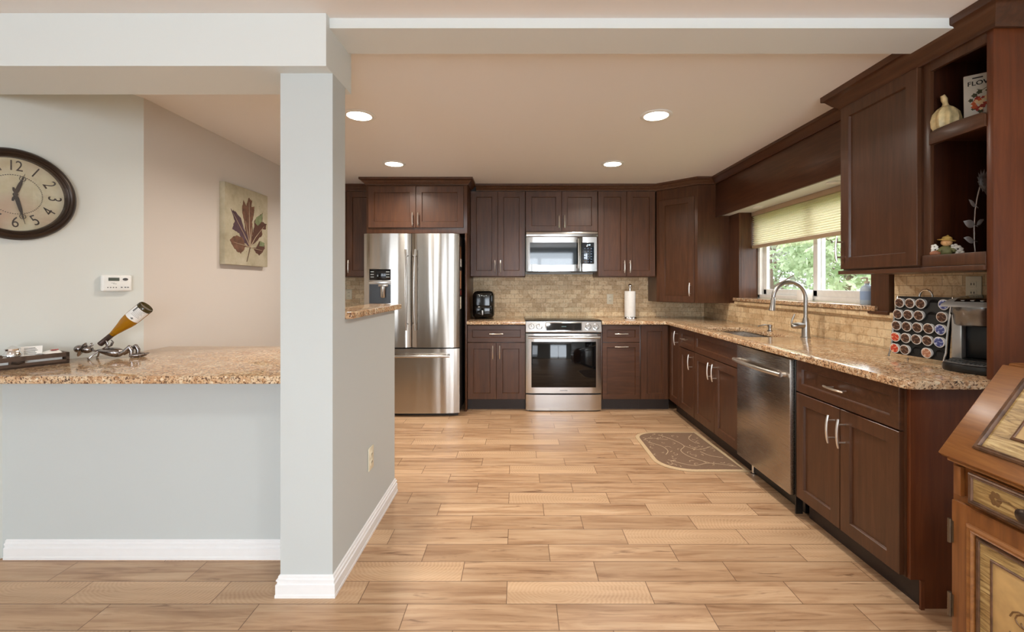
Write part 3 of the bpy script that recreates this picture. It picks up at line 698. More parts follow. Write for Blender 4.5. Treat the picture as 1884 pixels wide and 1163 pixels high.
# ------------------------------------------------------------------ microwave
t = thing('microwave', 'stainless over-the-range microwave under the short wall cabinet', 'microwave', (.075, 4.745, 1.424)); W = .764; H = .418
MB().box(.004, W - .004, .03, .39, .004, H, bev=.002).box(.02, .25, .06, .3, -.008, .005).box(W - .25, W - .02, .06, .3, -.008, .005).build('body', plain('microwave_shell', col(60, 58, 56), .4), t)
MB().box(0, W, .0, .03, .368, H, bev=.003).build('vent_strip', K['steel'], t)
dr = bowed(MB(), 0, .585, .0, .364, .0, .004, .03).build('door', K['steel'], t)
wd = MB().prism([(.04, .075), (.16, .064), (.3, .062), (.45, .066), (.555, .075), (.555, .305), (.04, .305)], -.006, .0, axis='y').build('door_glass', K['screen'], dr)
MB().text('SAMSUNG', .016, Matrix.Translation((.375, -.0046, .034)) @ Matrix.Rotation(R(90), 4, 'X')).build('lettering', plain('logo_dark_2', col(60, 58, 56), .4), dr)
b = MB().tube([(.553, -.036 - .008 * (1 - (i / 4 - 1) ** 2), .03 + .31 * i / 8) for i in range(9)], .0115, 10)
for z in (.06, .31): b.tube([(.553, .0, z), (.553, -.04, z)], .009, 8)
b.build('handle', K['steelv'], dr)
cp = bowed(MB(), .588, W, .0, .364, .0, .002, .03).build('control_panel', K['steel'], t)
kp = MB().box(.596, W - .042, -.006, .0, .078, .305, bev=.002).build('keypad', K['screen'], cp)
b = MB()
for i in range(6):
    for j in range(3): b.box(.615 + j * .034, .632 + j * .034, -.0066, -.0058, .095 + i * .028, .105 + i * .028)
b.build('keys', plain('key_print', col(70, 84, 104), .4), kp)
MB().text('1:41', .024, Matrix.Translation((.665, -.0064, .278)) @ Matrix.Rotation(R(90), 4, 'X')).build('clock_digits', glow('clock_digits', (.6, .8, 1, 1), 1.2), kp)
# ------------------------------------------------------------------ dishwasher
t = thing('dishwasher', 'stainless dishwasher with curved bar handle between sink and end cabinets', 'dishwasher', (1.497, 3.068, 0), RZ); W = .604
MB().box(.004, W - .004, .04, .58, .11, .868).build('body', plain('dishwasher_tub', col(60, 60, 60), .5), t)
dr = MB().box(.002, W - .002, .0, .04, .118, .868, bev=.004).build('door', K['steely'], t)
b = MB().tube([(.03 + (W - .06) * i / 12, -.035 - .022 * (1 - (i / 6 - 1) ** 2), .775) for i in range(13)], .013, 10)
for x in (.045, W - .045): b.tube([(x, .0, .775), (x, -.038, .775)], .011, 8)
b.build('handle', K['nickel'], dr)
MB().box(.01, W - .01, .09, .12, .012, .112).build('toe_kick', K['black'], t)
b = MB().tube([(.055, .085, .0), (.055, .085, .115)], .010, 10); b.lathe([(.018, 0), (.018, .008), (.011, .012)], (.055, .085, 0), 16); b.build('foot', K['chrome'], t)
tag(MB().box(1.522, 1.56, 2.453, 2.462, .02, .876).build('filler_strip', K['black']), 'thin black filler strip on the near side of the dishwasher', 'filler strip')
# ------------------------------------------------------------------ things on the back counter
t = thing('air_fryer', 'black rounded air fryer on the counter beside the fridge', 'air fryer', (-.385, 4.88, .912))
MB().box(-.115, .115, -.12, .12, .004, .30, bev=.05, seg=4).lathe([(.105, 0), (.11, .01)], seg=24).build('body', plain('glossy_black_shell', col(14, 15, 14), .12), t)
d = MB().box(-.10, .10, -.132, -.08, .03, .155, bev=.03, seg=3).build('basket_drawer', plain('glossy_black_drawer', col(18, 19, 18), .1), t)
MB().tube([(-.0, -.12, .10), (-.0, -.165, .105), (0, -.175, .10), (0, -.17, .045)], [.017, .017, .016, .012], 12).build('handle', K['black'], d)
MB().box(-.008, .008, -.191, -.178, .05, .10, bev=.003).build('handle_inlay', K['silver'], d)
b = MB()
for i, x in enumerate((-.035, -.012, .011, .034)): b.box(x - .005, x + .005, -.1235, -.117, .245 + .004 * (i % 2), .253 + .004 * (i % 2))
b.build('display', plain('fryer_icons', col(190, 200, 200), .4), t)
t = thing('paper_towel_holder', 'chrome paper towel holder with ball finial on the back counter', 'paper towel holder', (1.225, 4.93, .912))
MB().lathe([(.082, 0), (.082, .008), (.078, .014), (.02, .016), (.008, .02)], seg=32).build('base', K['chrome'], t)
MB().tube([(0, 0, .015), (0, 0, .33)], .007, 10).build('rod', K['chrome'], t)
MB().lathe([(.012, .318), (.012, .326), (.006, .33), (.006, .338)], seg=16).ball((0, 0, .357), .022).build('finial', K['chrome'], t)
r = MB().lathe([(.018, 0), (.058, 0), (.0595, .004), (.0595, .276), (.058, .28), (.018, .28), (.018, 0)], seg=36, caps=False).build('paper_towel_roll', K['paper']); r.location = (1.225, 4.93, .929)
tag(r, 'white paper towel roll on the chrome holder', 'paper towel roll')
def outlet(label, M, m='ivory', switch=False):
    t = thing('wall_outlet', label, 'outlet'); t.matrix_world = M
    MB().box(-.0365, .0365, -.006, 0, -.058, .058, bev=.003).build('cover_plate', K[m], t)
    b = MB()
    for z in (-.02, .02): b.box(-.016, .016, -.0085, -.004, z - .014, z + .014, bev=.003)
    f = b.build('sockets', K[m], t); b = MB()
    for z in (-.02, .02): b.box(-.008, -.005, -.0092, -.008, z - .004, z + .006).box(.005, .008, -.0092, -.008, z - .004, z + .006)
    b.build('slots', K['dark'], f); return t
T = Matrix.Translation
outlet('ivory outlet on the tile backsplash beside the paper towels', T((1.047, 5.139, 1.115)))
outlet('ivory outlet on the tile at the far left behind the pillar edge', T((-1.96, 5.139, 1.17)))
outlet('ivory outlet on the tile above the coffee maker', T((2.1275, 2.085, 1.262)) @ Matrix.Rotation(RZ, 4, 'Z'))
outlet('cream outlet low on the grey return wall beside the baseboard', T((-.766, 2.298, .388)) @ Matrix.Rotation(R(90), 4, 'Z'))
t = thing('countertop_grill', 'low black countertop grill on the back counter left of fridge', 'appliance', (-1.75, 4.86, .912))
MB().box(-.17, .17, -.13, .13, .012, .085, bev=.012).box(-.15, -.12, -.11, .11, 0, .013).box(.12, .15, -.11, .11, 0, .013).build('base', K['black'], t)
MB().box(-.16, .16, -.12, .12, .086, .125, bev=.016).build('lid', K['black'], t)
b = MB().tube([(-.1, -.12, .11), (-.1, -.165, .125), (.1, -.165, .125), (.1, -.12, .11)], .009, 10); b.build('handle', K['chrome'], t)
# ------------------------------------------------------------------ pod rack and coffee maker on the near counter
RK = T((1.885, 2.275, .912)) @ Matrix.Rotation(R(-84), 4, 'Z')
t = thing('pod_rack', 'black upright pod rack with chrome side wires and loop handle', 'rack'); t.matrix_world = RK
LEAN = math.tan(R(6.5))
def ry(z): return .012 + z * LEAN - .03 * (z / .31) * (1 - z / .31)
rk_n = 8; b = MB(); vs = []; f = []
for i in range(rk_n + 1):
    z = .022 + .288 * i / rk_n
    for yy in (0, .022): vs += [(.008, ry(z) + yy, z), (.262, ry(z) + yy, z)]
for i in range(rk_n):
    a = i * 4; f += [(a, a + 1, a + 5, a + 4), (a + 3, a + 2, a + 6, a + 7), (a + 1, a + 3, a + 7, a + 5), (a + 2, a, a + 4, a + 6)]
f += [(2, 3, 1, 0), (rk_n * 4, rk_n * 4 + 1, rk_n * 4 + 3, rk_n * 4 + 2)]
b.mesh(vs, f); b.build('panel', plain('rack_black', col(22, 24, 24), .35), t)
for x in (.004, .266):
    b = MB().tube([(x, -.006, .004)] + [(x, ry(.31 * i / 10) - .002, .31 * i / 10) for i in range(2, 11)] + [(x, ry(.31) + .03, .300), (x, ry(.31) + .050, .15), (x, ry(.31) + .058, .004)], .0042, 8)
    b.build('side_wire', K['chrome'], t)
MB().tube([(.135 + .031 * math.cos(R(a)), ry(.31) + .012, .308 + .036 * math.sin(R(a))) for a in range(-5, 186, 10)], .0042, 8).build('handle', K['chrome'], t)
MB().text('coffee pods', .009, T((.135, ry(.03) - .001, .03)) @ Matrix.Rotation(R(90), 4, 'X')).build('lettering', K['grey'], t) if False else None
PX = [.03, .083, .136, .189, .242]; PZ = [.279, .222, .165, .108, .051]
EMPTY = {(0, 3), (1, 3), (4, 2), (4, 4)}
for r_, c_ in EMPTY:
    z = PZ[r_]; M = T((PX[c_] - .003, ry(z) - .0008, z)) @ Matrix.Rotation(R(90 + 5), 4, 'X')
    MB().lathe([(.021, -.002), (.021, .0012), (.0185, .0014), (.018, -.002)], seg=24, M=M).build('empty_hole', K['dark'], t)
lidm = {}
def pod_lid(kind):
    if kind in lidm: return lidm[kind]
    c1, c2 = {'brown': (col(70, 46, 36), col(150, 116, 92)), 'red': (col(196, 62, 40), col(236, 190, 150)), 'blue': (col(62, 72, 128), col(186, 196, 224)), 'tan': (col(176, 120, 92), col(226, 196, 170))}[kind]
    tt = NT('pod_lid_' + kind); n = tt.noise(tt.obj(), 55, 2, .5, (1, 1, 1), .8)
    tt.set(Base_Color=tt.ramp(n, [(.50, c1), (.62, c2)]), Roughness=.3); lidm[kind] = tt.m; return tt.m
podm = plain('pod_cup_white', col(222, 220, 216), .35)
rown = ['top row', 'second row', 'middle row', 'fourth row', 'bottom row']; coln = ['far end column', 'second column', 'centre column', 'fourth column', 'column nearest the coffee maker']
KD = {(3, 0): 'red', (4, 0): 'red', (0, 4): 'blue', (2, 4): 'blue', (3, 4): 'blue', (4, 3): 'tan'}
cup = None
for r_ in range(5):
    for c_ in range(5):
        if (r_, c_) in EMPTY: continue
        k = KD.get((r_, c_), 'brown')
        if cup is None:
            cup = MB().lathe([(.0195, -.012), (.0212, .019), (.0242, .020), (.0245, .022), (.0235, .0235), (.0205, .0235)], seg=30).build('coffee_pod', podm)
            lid0 = MB().lathe([(.0207, .0232), (.0207, .0240), (.019, .0242), (.0005, .0242)], seg=30).build('lid', pod_lid(k), cup)
            o, l = cup, lid0
        else:
            o = cup.copy(); C.objects.link(o); l = lid0.copy(); C.objects.link(l); l.parent = o
            l.data = lid0.data.copy(); l.data.materials[0] = pod_lid(k)
        z = PZ[r_]; o.matrix_world = RK @ T((PX[c_], ry(z) + .009, z)) @ Matrix.Rotation(R(90 + 5), 4, 'X') @ Matrix.Rotation(R(30 * ((r_ * 5 + c_) % 3)), 4, 'Z')
        tag(o, '%s-lidded coffee pod in the %s of the pod rack, %s' % (k, rown[r_], coln[c_]), 'coffee pod', 'coffee pods in the black rack')
t = thing('coffee_maker', 'black and silver single-cup coffee maker beside the pod rack', 'coffee maker', (1.985, 1.897, .912), R(-62))
def oval(a, bq, y0, n=28): return [(a * math.cos(2 * math.pi * i / n), y0 + bq * math.sin(2 * math.pi * i / n)) for i in range(n)]
MB().prism(oval(.115, .075, -.075), 0, .034, bev=.006).box(-.10, .10, -.07, .10, 0, .05, bev=.01).build('base', K['black'], t)
b = MB().prism(oval(.106, .067, -.078), .034, .040, mi=0, bev=.002)
for i in range(-7, 8): b.box(i * .013 - .003, i * .013 + .003, -.078 - .060 * math.sqrt(max(0, 1 - (i / 8.2) ** 2)), -.078 + .055 * math.sqrt(max(0, 1 - (i / 8.2) ** 2)), .040, .043)
b.build('drip_tray', K['grey'], t)
MB().box(-.10, .10, .0, .10, .045, .275, bev=.02, seg=3).build('column', plain('coffee_column_grey', col(74, 74, 76), .3, .2), t)
MB().box(-.062, .062, -.012, .012, .05, .215, bev=.008).build('cup_recess', K['black'], t)
b = MB().box(-.098, -.062, -.045, .03, .045, .24, bev=.007).box(.062, .098, -.045, .03, .045, .24, bev=.007); b.build('front_pillars', K['silver'], t)
MB().lathe([(.076, .195), (.082, .20), (.088, .245), (.092, .25), (.092, .275), (.07, .28)], (0, -.05, 0), 36).build('brew_head', plain('dark_metal_head', (.22, .22, .22, 1), .25, .9), t)
MB().prism([(-.145, .275), (-.135, .287), (-.05, .306), (.105, .318), (.105, .275)], -.105, .105, axis='x', bev=.008).build('silver_lid', K['silver'], t)
MB().prism([(-.12, .288), (-.05, .310), (.09, .324), (.09, .31), (-.05, .296)], -.075, .075, axis='x', bev=.003).build('top_handle', K['gloss'], t)
b = MB()
for i, x in enumerate((-.045, -.015, .015, .045)): b.lathe([(.009, .0), (.009, .003), (.001, .004)], (0, 0, 0), 16, M=T((x, -.088, .302)) @ Matrix.Rotation(R(16), 4, 'X'))
b.build('buttons', K['chrome'], t)
# ------------------------------------------------------------------ things on the open shelves
t = thing('ceramic_gourd', 'cream ceramic gourd with twisted stem on the upper open shelf', 'ornament', (1.866, 1.952, 1.9405)); t.scale = (1, 1, 1.13)
b = MB(); seg = 48; prof = [(.016, 0), (.036, .006), (.047, .028), (.049, .052), (.043, .078), (.028, .096), (.014, .106)]; vs = []; f = []
for r_, z in prof:
    for k in range(seg):
        a = 2 * math.pi * k / seg; rr = r_ * (1 + .10 * math.cos(9 * a)); vs.append((rr * math.cos(a), rr * math.sin(a), z))
for i in range(len(prof) - 1):
    for k in range(seg): f.append((i * seg + k, i * seg + (k + 1) % seg, (i + 1) * seg + (k + 1) % seg, (i + 1) * seg + k))
f += [tuple(reversed(range(seg))), tuple(range((len(prof) - 1) * seg, len(prof) * seg))]
b.mesh(vs, f); b.build('body', plain('cream_glaze', col(206, 186, 138), .45, var=.25, scale=40), t)
MB().tube([(0, 0, .100), (-.002, 0, .118), (-.006, .0, .132), (-.014, 0, .148)], [.015, .009, .012, .008], 10).build('stem', plain('cream_stem', col(206, 182, 132), .5, var=.2, scale=60), t)
# flower seed sign, leaning, turned toward the camera
def frame2(p, q, z): # local x runs p->q, front faces local -Y
    a = math.atan2(q[1] - p[1], q[0] - p[0]); return T((p[0], p[1], z)) @ Matrix.Rotation(a, 4, 'Z')
SG = frame2((1.893, 1.898), (2.04, 1.775), 1.9405) @ Matrix.Rotation(R(-5), 4, 'X')
t = thing('seed_sign', 'white flower seed packet sign leaning on the upper open shelf', 'sign'); t.matrix_world = SG
MB().box(0, .165, 0, .012, 0, .232, bev=.001).build('board', plain('sign_white', col(216, 212, 200), .6), t)
fz_ = Matrix.Rotation(R(90), 4, 'X'); ink = plain('sign_ink', col(36, 34, 34), .7)
b = MB().text('FLOWER SEEDS', .027, T((.010, -.0006, .192)) @ fz_ @ Matrix.Shear('XZ', 4, (.0, .0)), align='LEFT').text('FLOWER SEEDS', .027, T((.0112, -.0006, .1925)) @ fz_, align='LEFT'); b.text('Packet', .010, T((.03, -.0006, .217)) @ fz_, align='LEFT') if False else None
b.box(.026, .058, -.0008, 0, .2135, .2185)
b.build('lettering', ink, t)
random.seed(11); fm = [plain('print_red', col(168, 60, 48), .7), plain('print_orange', col(206, 96, 52), .7), plain('print_pink', col(214, 150, 140), .7), plain('print_cream', col(238, 206, 160), .7), plain('print_leaf', col(74, 76, 54), .7)]
b = MB()
for k in range(46):
    a = random.uniform(0, 6.28); q = random.random() ** .6; cx, cz = .075 + .058 * q * math.cos(a), .105 + .055 * q * math.sin(a)
    mi = 4 if q > .8 else random.choice([0, 0, 1, 1, 2, 3]); s = random.uniform(.006, .012)
    b.prism([(cx + s * (1 if i % 2 else .65) * math.cos(.628 * i), cz + s * (1 if i % 2 else .65) * math.sin(.628 * i)) for i in range(10)], -.0008 - .00004 * k, 0, mi, axis='y')
b.prism([(.055, .02), (.10, .02), (.108, .06), (.048, .06)], -.0006, 0, 3, axis='y'); b.tube([(.04, -.001, .165), (.055, -.001, .158), (.07, -.001, .168)], .0012, 6, 4)
b.build('bouquet_print', fm, t)
# small harvest figurine
t = thing('figurine', 'small painted harvest figurine on the lower open shelf', 'ornament', (1.868, 1.955, 1.4005), R(-35)); t.scale = (1.25, 1.25, 1.12)
MB().lathe([(.034, 0), (.036, .004), (.034, .009), (.001, .009)], sx=1.1, sy=.8).build('base', plain('figurine_white', col(216, 206, 190), .5), t)
b = MB().ball((0, 0, .026), (.020, .016, .020)).tube([(-.012, -.006, .034), (-.022, -.016, .022)], .006, 8).tube([(.012, -.006, .034), (.022, -.016, .022)], .006, 8); b.build('body', plain('figurine_green', col(118, 116, 72), .6, var=.3), t)
b = MB()
for x, z, s in ((-.028, .030, .013), (-.03, .042, .010), (.03, .030, .014), (.034, .018, .012), (.022, .04, .011)):
    for k in range(5): b.ball((x + s * .6 * math.cos(k * 1.257), -.010, z + s * .6 * math.sin(k * 1.257)), (s * .45, s * .3, s * .45), u=8, v=6)
b.build('white_flowers', plain('figurine_petals', col(226, 222, 212), .6), t)
MB().ball((-.028, -.01, .016), (.015, .012, .011)).build('gourd', plain('figurine_brown', col(150, 96, 66), .5), t)
MB().ball((.002, -.004, .057), (.016, .014, .014)).ball((.002, -.018, .055), (.003, .003, .003), u=8, v=6).build('head', plain('figurine_skin', col(224, 176, 122), .6), t)
MB().lathe([(.024, 0), (.025, .003), (.015, .005), (.013, .014), (.004, .019), (.001, .023)], (0, 0, 0), 20, M=T((.002, -.002, .064)) @ Matrix.Rotation(R(10), 4, 'Y')).build('hat', plain('figurine_hat', col(186, 152, 78), .6), t)
# metal sunflower
t = thing('metal_sunflower', 'dark metal sunflower on a curved stem at the back of the lower shelf', 'ornament', (1.905, 1.862, 1.4005), R(15))
b = MB().tube([(0, 0, .0), (-.006, 0, .05), (-.008, 0, .12), (-.002, 0, .19), (.012, 0, .25), (.026, 0, .29)], [.0032] * 6, 8); b.lathe([(.03, 0), (.03, .004), (.004, .006)], seg=20); b.build('stem', K['pewter'], t)
HM = T((.028, -.012, .300)) @ Matrix.Rotation(R(80), 4, 'X')
b = MB()
for ring, (n, r0, L, tl) in enumerate(((16, .026, .036, .18), (16, .022, .030, .5))):
    for k in range(n):
        a = 2 * math.pi * (k + ring * .5) / n; Mq = HM @ Matrix.Rotation(a, 4, 'Z') @ T((r0, 0, .002 + .003 * ring)) @ Matrix.Rotation(-tl, 4, 'Y')
        b.mesh([(0, -.004, 0), (L * .4, -.008, .001), (L, 0, .004), (L * .4, .008, .001), (0, .004, 0), (L * .4, 0, .004)], [(0, 1, 5), (1, 2, 5), (2, 3, 5), (3, 4, 5), (4, 0, 5)], 0, Mq)
b.build('petals', K['leafm'], t)
b = MB().lathe([(.028, -.002), (.028, .004), (.022, .010), (.001, .013)], seg=28, M=HM); b.build('flower_centre', K['leafm'], t)
def leaf(p, a, L, up_):
    Mq = T(p) @ Matrix.Rotation(a, 4, 'Y') @ Matrix.Rotation(up_, 4, 'X')
    b = MB(); n = 8; vs = []; f = []
    for i in range(n + 1):
        u = i / n; wd = L * .22 * math.sin(math.pi * u ** .8) + .0006; vs += [(L * u, 0, -wd), (L * u, -.006 * math.sin(math.pi * u), 0), (L * u, 0, wd)]
    for i in range(n): f += [(3 * i, 3 * i + 1, 3 * i + 4, 3 * i + 3), (3 * i + 1, 3 * i + 2, 3 * i + 5, 3 * i + 4)]
    n0 = len(b.bm.verts); b.mesh(vs, f, 0, Mq); b.tube([Mq @ Vector((L * i / 4 - .01, -.004, 0)) for i in range(5)], .0012, 6); b.build('leaf', K['leafm'], t, smooth=60)
leaf((-.007, 0, .06), R(-168), .065, .2); leaf((-.004, 0, .125), R(-166), .07, -.2); leaf((.0, 0, .205), R(-145), .05, .1); leaf((.006, 0, .13), R(-30), .05, .1)
# carved wooden plaque
PQ = frame2((1.952, 1.805), (2.035, 1.745), 1.4005) @ Matrix.Rotation(R(-8), 4, 'X')
t = thing('carved_plaque', 'light wood leaning plaque with carved dark relief on the lower shelf', 'plaque'); t.matrix_world = PQ
MB().prism([(-.042, 0), (.062, 0), (.062, .17), (.015, .17)], 0, .010, axis='y', bev=.001).build('board', wood('plaque_wood', col(160, 122, 94), col(172, 132, 102), col(192, 154, 124), .5, 0), t)
b = MB()
for p in ([(-.02, 0, .04), (.0, 0, .06), (.02, 0, .10), (.03, 0, .15)], [(-.01, 0, .05), (.03, 0, .055), (.06, 0, .05)], [(.0, 0, .09), (.03, 0, .085), (.06, 0, .10)], [(-.03, 0, .02), (-.01, 0, .03), (.0, 0, .02)]): b.tube([(x, -.001, z) for x, y, z in p], .0022, 6)
for k in range(7): b.ball((.02 + .012 * math.cos(k * .9), -.001, .025 + .012 * math.sin(k * .9)), (.007, .002, .004), u=8, v=6)
b.build('relief', plain('plaque_relief', col(96, 60, 44), .6), t)
# ------------------------------------------------------------------ wall clock, thermostat, leaf canvas
def on_diag(s, o, z): p = c0 + UD * s + ND * o; return T((p.x, p.y, z)) @ Matrix.Rotation(R(63), 4, 'Z')
t = thing('wall_clock', 'round dark bronze wall clock with weathered dial above the seating counter', 'clock'); t.matrix_world = on_diag(.512, .0, 1.709) @ Matrix.Scale(.95, 4)
F = Matrix.Rotation(R(90), 4, 'X')
MB().lathe([(.205, 0), (.224, .006), (.228, .018), (.222, .032), (.212, .042), (.203, .044), (.197, .038), (.193, .040), (.186, .034), (.183, .024), (.180, .012), (.180, .0)], seg=72, M=F).build('rim', K['bronze'], t)
tt = NT('aged_dial'); n1 = tt.noise(tt.obj(), 9, 5, .6); n2 = tt.noise(tt.obj(), 3.5, 3)
tt.set(Base_Color=tt.mix(tt.ramp(n2, [(.48, (0, 0, 0, 1)), (.66, (.75, .75, .75, 1))]), tt.ramp(n1, [(.3, col(196, 186, 150)), (.6, col(214, 208, 184))]), col(186, 150, 126)), Roughness=.5)
MB().lathe([(.182, .006), (.182, .012), (.0005, .012)], seg=64, M=F).build('dial', tt.m, t)
inkc = plain('clock_ink', col(56, 46, 42), .6); b = MB()
for h in range(1, 13):
    a = R(90 - 30 * h); rr = .141; rot = -30 * h if h in (12, 1, 2, 3, 9, 10, 11) else -30 * h + 180
    b.text(str(h), .072 if h not in (10, 11, 12) else .070, F @ T((rr * math.cos(a), rr * math.sin(a), .0124)) @ Matrix.Rotation(R(rot), 4, 'Z') @ Matrix.Diagonal((.8, 1.05, 1, 1)))
b.build('numerals', inkc, t)
b = MB(); n = 72
for i in range(n):
    a = 2 * math.pi * i / n; b.box(-.0022, .0022, -.0016, .0016, .012, .0132, M=F @ T((.097 * math.cos(a), .097 * math.sin(a), 0)))
b.build('minute_track', inkc, t)
def hand(ang, L, name, z):
    M = F @ Matrix.Rotation(R(-ang), 4, 'Z'); b = MB()
    b.prism([(-.003, -.035), (.003, -.035), (.006, -.02), (.003, -.008), (.008, .02), (.007, L * .5), (.0035, L * .68), (-.0035, L * .68), (-.007, L * .5), (-.008, .02), (-.003, -.008), (-.006, -.02)], z, z + .0015, M=M)
    for sx in (-1, 1): b.tube([M @ Vector((sx * (.004 + .007 * math.cos(q)), L * .75 + .010 * math.sin(q), z)) for q in [i * .7 for i in range(10)]], .0013, 6)
    b.prism([(-.0016, L * .66), (.0016, L * .66), (.0005, L), (-.0005, L)], z, z + .0015, M=M); b.build(name, inkc, t)
hand(17, .115, 'hour_hand', .0145); hand(167, .148, 'minute_hand', .0165)
MB().lathe([(.009, .012), (.009, .020), (.001, .021)], seg=20, M=F).build('hub', inkc, t)
MB().lathe([(.184, .030), (.13, .037), (.07, .041), (.0005, .042)], seg=64, M=F).build('glass', glass('clock_glass', refl=.1), t)
t = thing('thermostat', 'white programmable thermostat on the wall beside the clock', 'thermostat'); t.matrix_world = on_diag(.131, .0, 1.289)
MB().box(-.066, .066, -.028, 0, -.045, .045, bev=.009, seg=3).build('case', K['whitep'], t)
MB().box(-.040, .008, -.0292, -.027, .012, .030, bev=.001).build('display', plain('lcd_green', col(84, 92, 84), .3), t)
MB().lathe([(.012, 0), (.012, .003), (.001, .004)], seg=24, M=T((.034, -.0275, .021)) @ F, sy=.62).build('button', K['grey'], t)
b = MB()
for x in (-.042, -.030, -.018, -.006): b.ball((x, -.028, -.024), (.003, .0015, .003), u=10, v=6)
for x in (.018, .034, .046): b.box(x - .004, x + .004, -.0286, -.0278, -.026, -.021)
b.box(-.028, -.012, -.0284, -.0278, .000, .0015).box(-.02, -.004, -.0284, -.0278, -.005, -.0035); b.build('small_buttons', K['grey'], t)
CV = T((-2.17, 3.23, 1.43)) @ Matrix.Rotation(R(90), 4, 'Z')
t = thing('leaf_canvas', 'beige canvas print of a brown lobed leaf on the side wall', 'canvas print'); t.matrix_world = CV
tt = NT('canvas_beige'); n1 = tt.noise(tt.obj(), 7, 5, .6)
tt.set(Base_Color=tt.ramp(n1, [(.3, col(160, 150, 124)), (.55, col(184, 175, 150)), (.75, col(198, 191, 170))]), Roughness=.8)
cw, chh = .55, .60
MB().box(0, cw, -.04, 0, 0, chh, bev=.003).build('canvas', tt.m, t)
random.seed(3); cols = [plain('leaf_brown', col(86, 56, 44), .8, var=.3), plain('leaf_plum', col(84, 62, 70), .8, var=.3), plain('leaf_rust', col(108, 76, 58), .8, var=.35), plain('leaf_sage', col(122, 132, 96), .8, var=.25), plain('leaf_vein', col(172, 152, 128), .8)]
b = MB()
def lobe(pts, mi, lv):
    cx = sum(p[0] for p in pts) / len(pts); cy = sum(p[1] for p in pts) / len(pts); out = []
    for i, p in enumerate(pts):
        q = pts[(i + 1) % len(pts)]
        for k in range(5):
            u = k / 5; x, y = p[0] + (q[0] - p[0]) * u, p[1] + (q[1] - p[1]) * u; j = 1 + random.uniform(-.07, .07)
            out.append(((cx + (x - cx) * j) * cw, (cy + (y - cy) * j) * chh))
    b.prism(out, -.0404 - .0002 * lv, -.039, mi, axis='y')
B_ = (.55, .245)
lobe([B_, (.44, .42), (.42, .56), (.36, .70), (.40, .84), (.46, .78), (.52, .885), (.60, .86), (.58, .78), (.66, .80), (.64, .70), (.60, .58), (.62, .44)], 2, 1)
lobe([B_, (.40, .30), (.30, .40), (.16, .44), (.20, .55), (.12, .69), (.22, .66), (.34, .60), (.40, .48), (.48, .40)], 1, 2)
lobe([B_, (.60, .38), (.64, .50), (.66, .62), (.78, .70), (.86, .74), (.86, .62), (.97, .60), (.94, .52), (.84, .52), (.86, .44), (.74, .36)], 0, 2)
lobe([(.66, .58), (.70, .66), (.86, .73), (.84, .62), (.74, .55)], 3, 3)
lobe([B_, (.42, .27), (.38, .36), (.24, .37), (.10, .31), (.17, .22), (.26, .17), (.34, .15), (.40, .19), (.44, .24)], 2, 3)
lobe([B_, (.70, .25), (.78, .35), (.90, .33), (.92, .26), (.86, .20), (.78, .15), (.70, .18), (.64, .23)], 0, 3)
lobe([(.78, .28), (.80, .35), (.92, .33), (.90, .28)], 3, 4)
for tip in ((.53, .84), (.17, .64), (.90, .56), (.18, .28), (.85, .22), (.62, .60), (.44, .58)):
    b.tube([(B_[0] * cw, -.0412, B_[1] * chh), ((B_[0] * .6 + tip[0] * .4 - .01) * cw, -.0412, (B_[1] * .55 + tip[1] * .45) * chh), (tip[0] * cw, -.0412, tip[1] * chh)], [.004, .003, .001], 6, 4)
b.tube([(B_[0] * cw, -.041, B_[1] * chh), (.51 * cw, -.041, .14 * chh), (.47 * cw, -.041, .05 * chh)], [.004, .003, .0025], 6, 0)
for k in range(26): b.ball((random.uniform(.15, .9) * cw, -.0402, random.uniform(.12, .85) * chh), (.003, .0006, .003), random.choice([0, 1, 2]), u=6, v=4)
b.build('leaf_print', cols, t)
# ------------------------------------------------------------------ tray and its contents, bottle holder, bottle
CT = .899
pf = Vector((-2.188, 2.172)); TR = T((pf.x, pf.y, CT)) @ Matrix.Rotation(R(63), 4, 'Z')   # local x runs along the wall to the far end (x=0), front faces -Y
t = thing('wooden_tray', 'dark slatted wooden tray along the wall on the seating counter', 'tray'); t.matrix_world = TR
L = .33; Dp = .135; tm = wood('tray_wood', col(60, 46, 38), col(86, 68, 56), col(108, 88, 72), .5, 1, 0)
b = MB().box(-L, 0, 0, Dp, .002, .010).box(-L, 0, 0, .010, .0, .022).box(-L, 0, 0, .010, .034, .054).box(-L, 0, Dp - .010, Dp, .0, .054).box(-.012, 0, 0, Dp, 0, .054).box(-L, -L + .012, 0, Dp, 0, .054).box(-.20, -.15, .001, .009, .020, .036)
b.build('frame', tm, t)
MB().tube([(-.195, -.006, .030), (-.175, -.010, .024), (-.155, -.006, .030)], .005, 8).build('handle', K['bronze'], t)
o = tag(MB().box(-.31, -.02, .016, .118, .0105, .036, bev=.002).build('napkin_stack', K['paper']), 'flat stack of white napkins lying in the tray', 'napkins'); o.matrix_world = TR
b = MB()
vs = [(x, y, .0445 + .010 * math.sin(x * 40) * math.sin(y * 50 + 1)) for x in [-.105 + .0075 * i for i in range(13)] for y in [.025 + .014 * j for j in range(7)]]
b.mesh(vs, [(i * 7 + j, (i + 1) * 7 + j, (i + 1) * 7 + j + 1, i * 7 + j + 1) for i in range(12) for j in range(6)])
o = tag(b.build('cloth_napkin', K['paper']), 'crumpled white napkin with a red motif on top of the tray', 'napkin')
o.matrix_world = TR @ T((0, 0, .010)); sm = o.modifiers.new('thick', 'SOLIDIFY'); sm.thickness = .002
b = MB().box(-.012, .012, -.008, .008, 0, .002).box(-.006, .018, .010, .016, 0, .002); m_ = b.build('red_motif', plain('motif_red', col(176, 70, 66), .7), o); m_.location = (-.035, .06, .054)
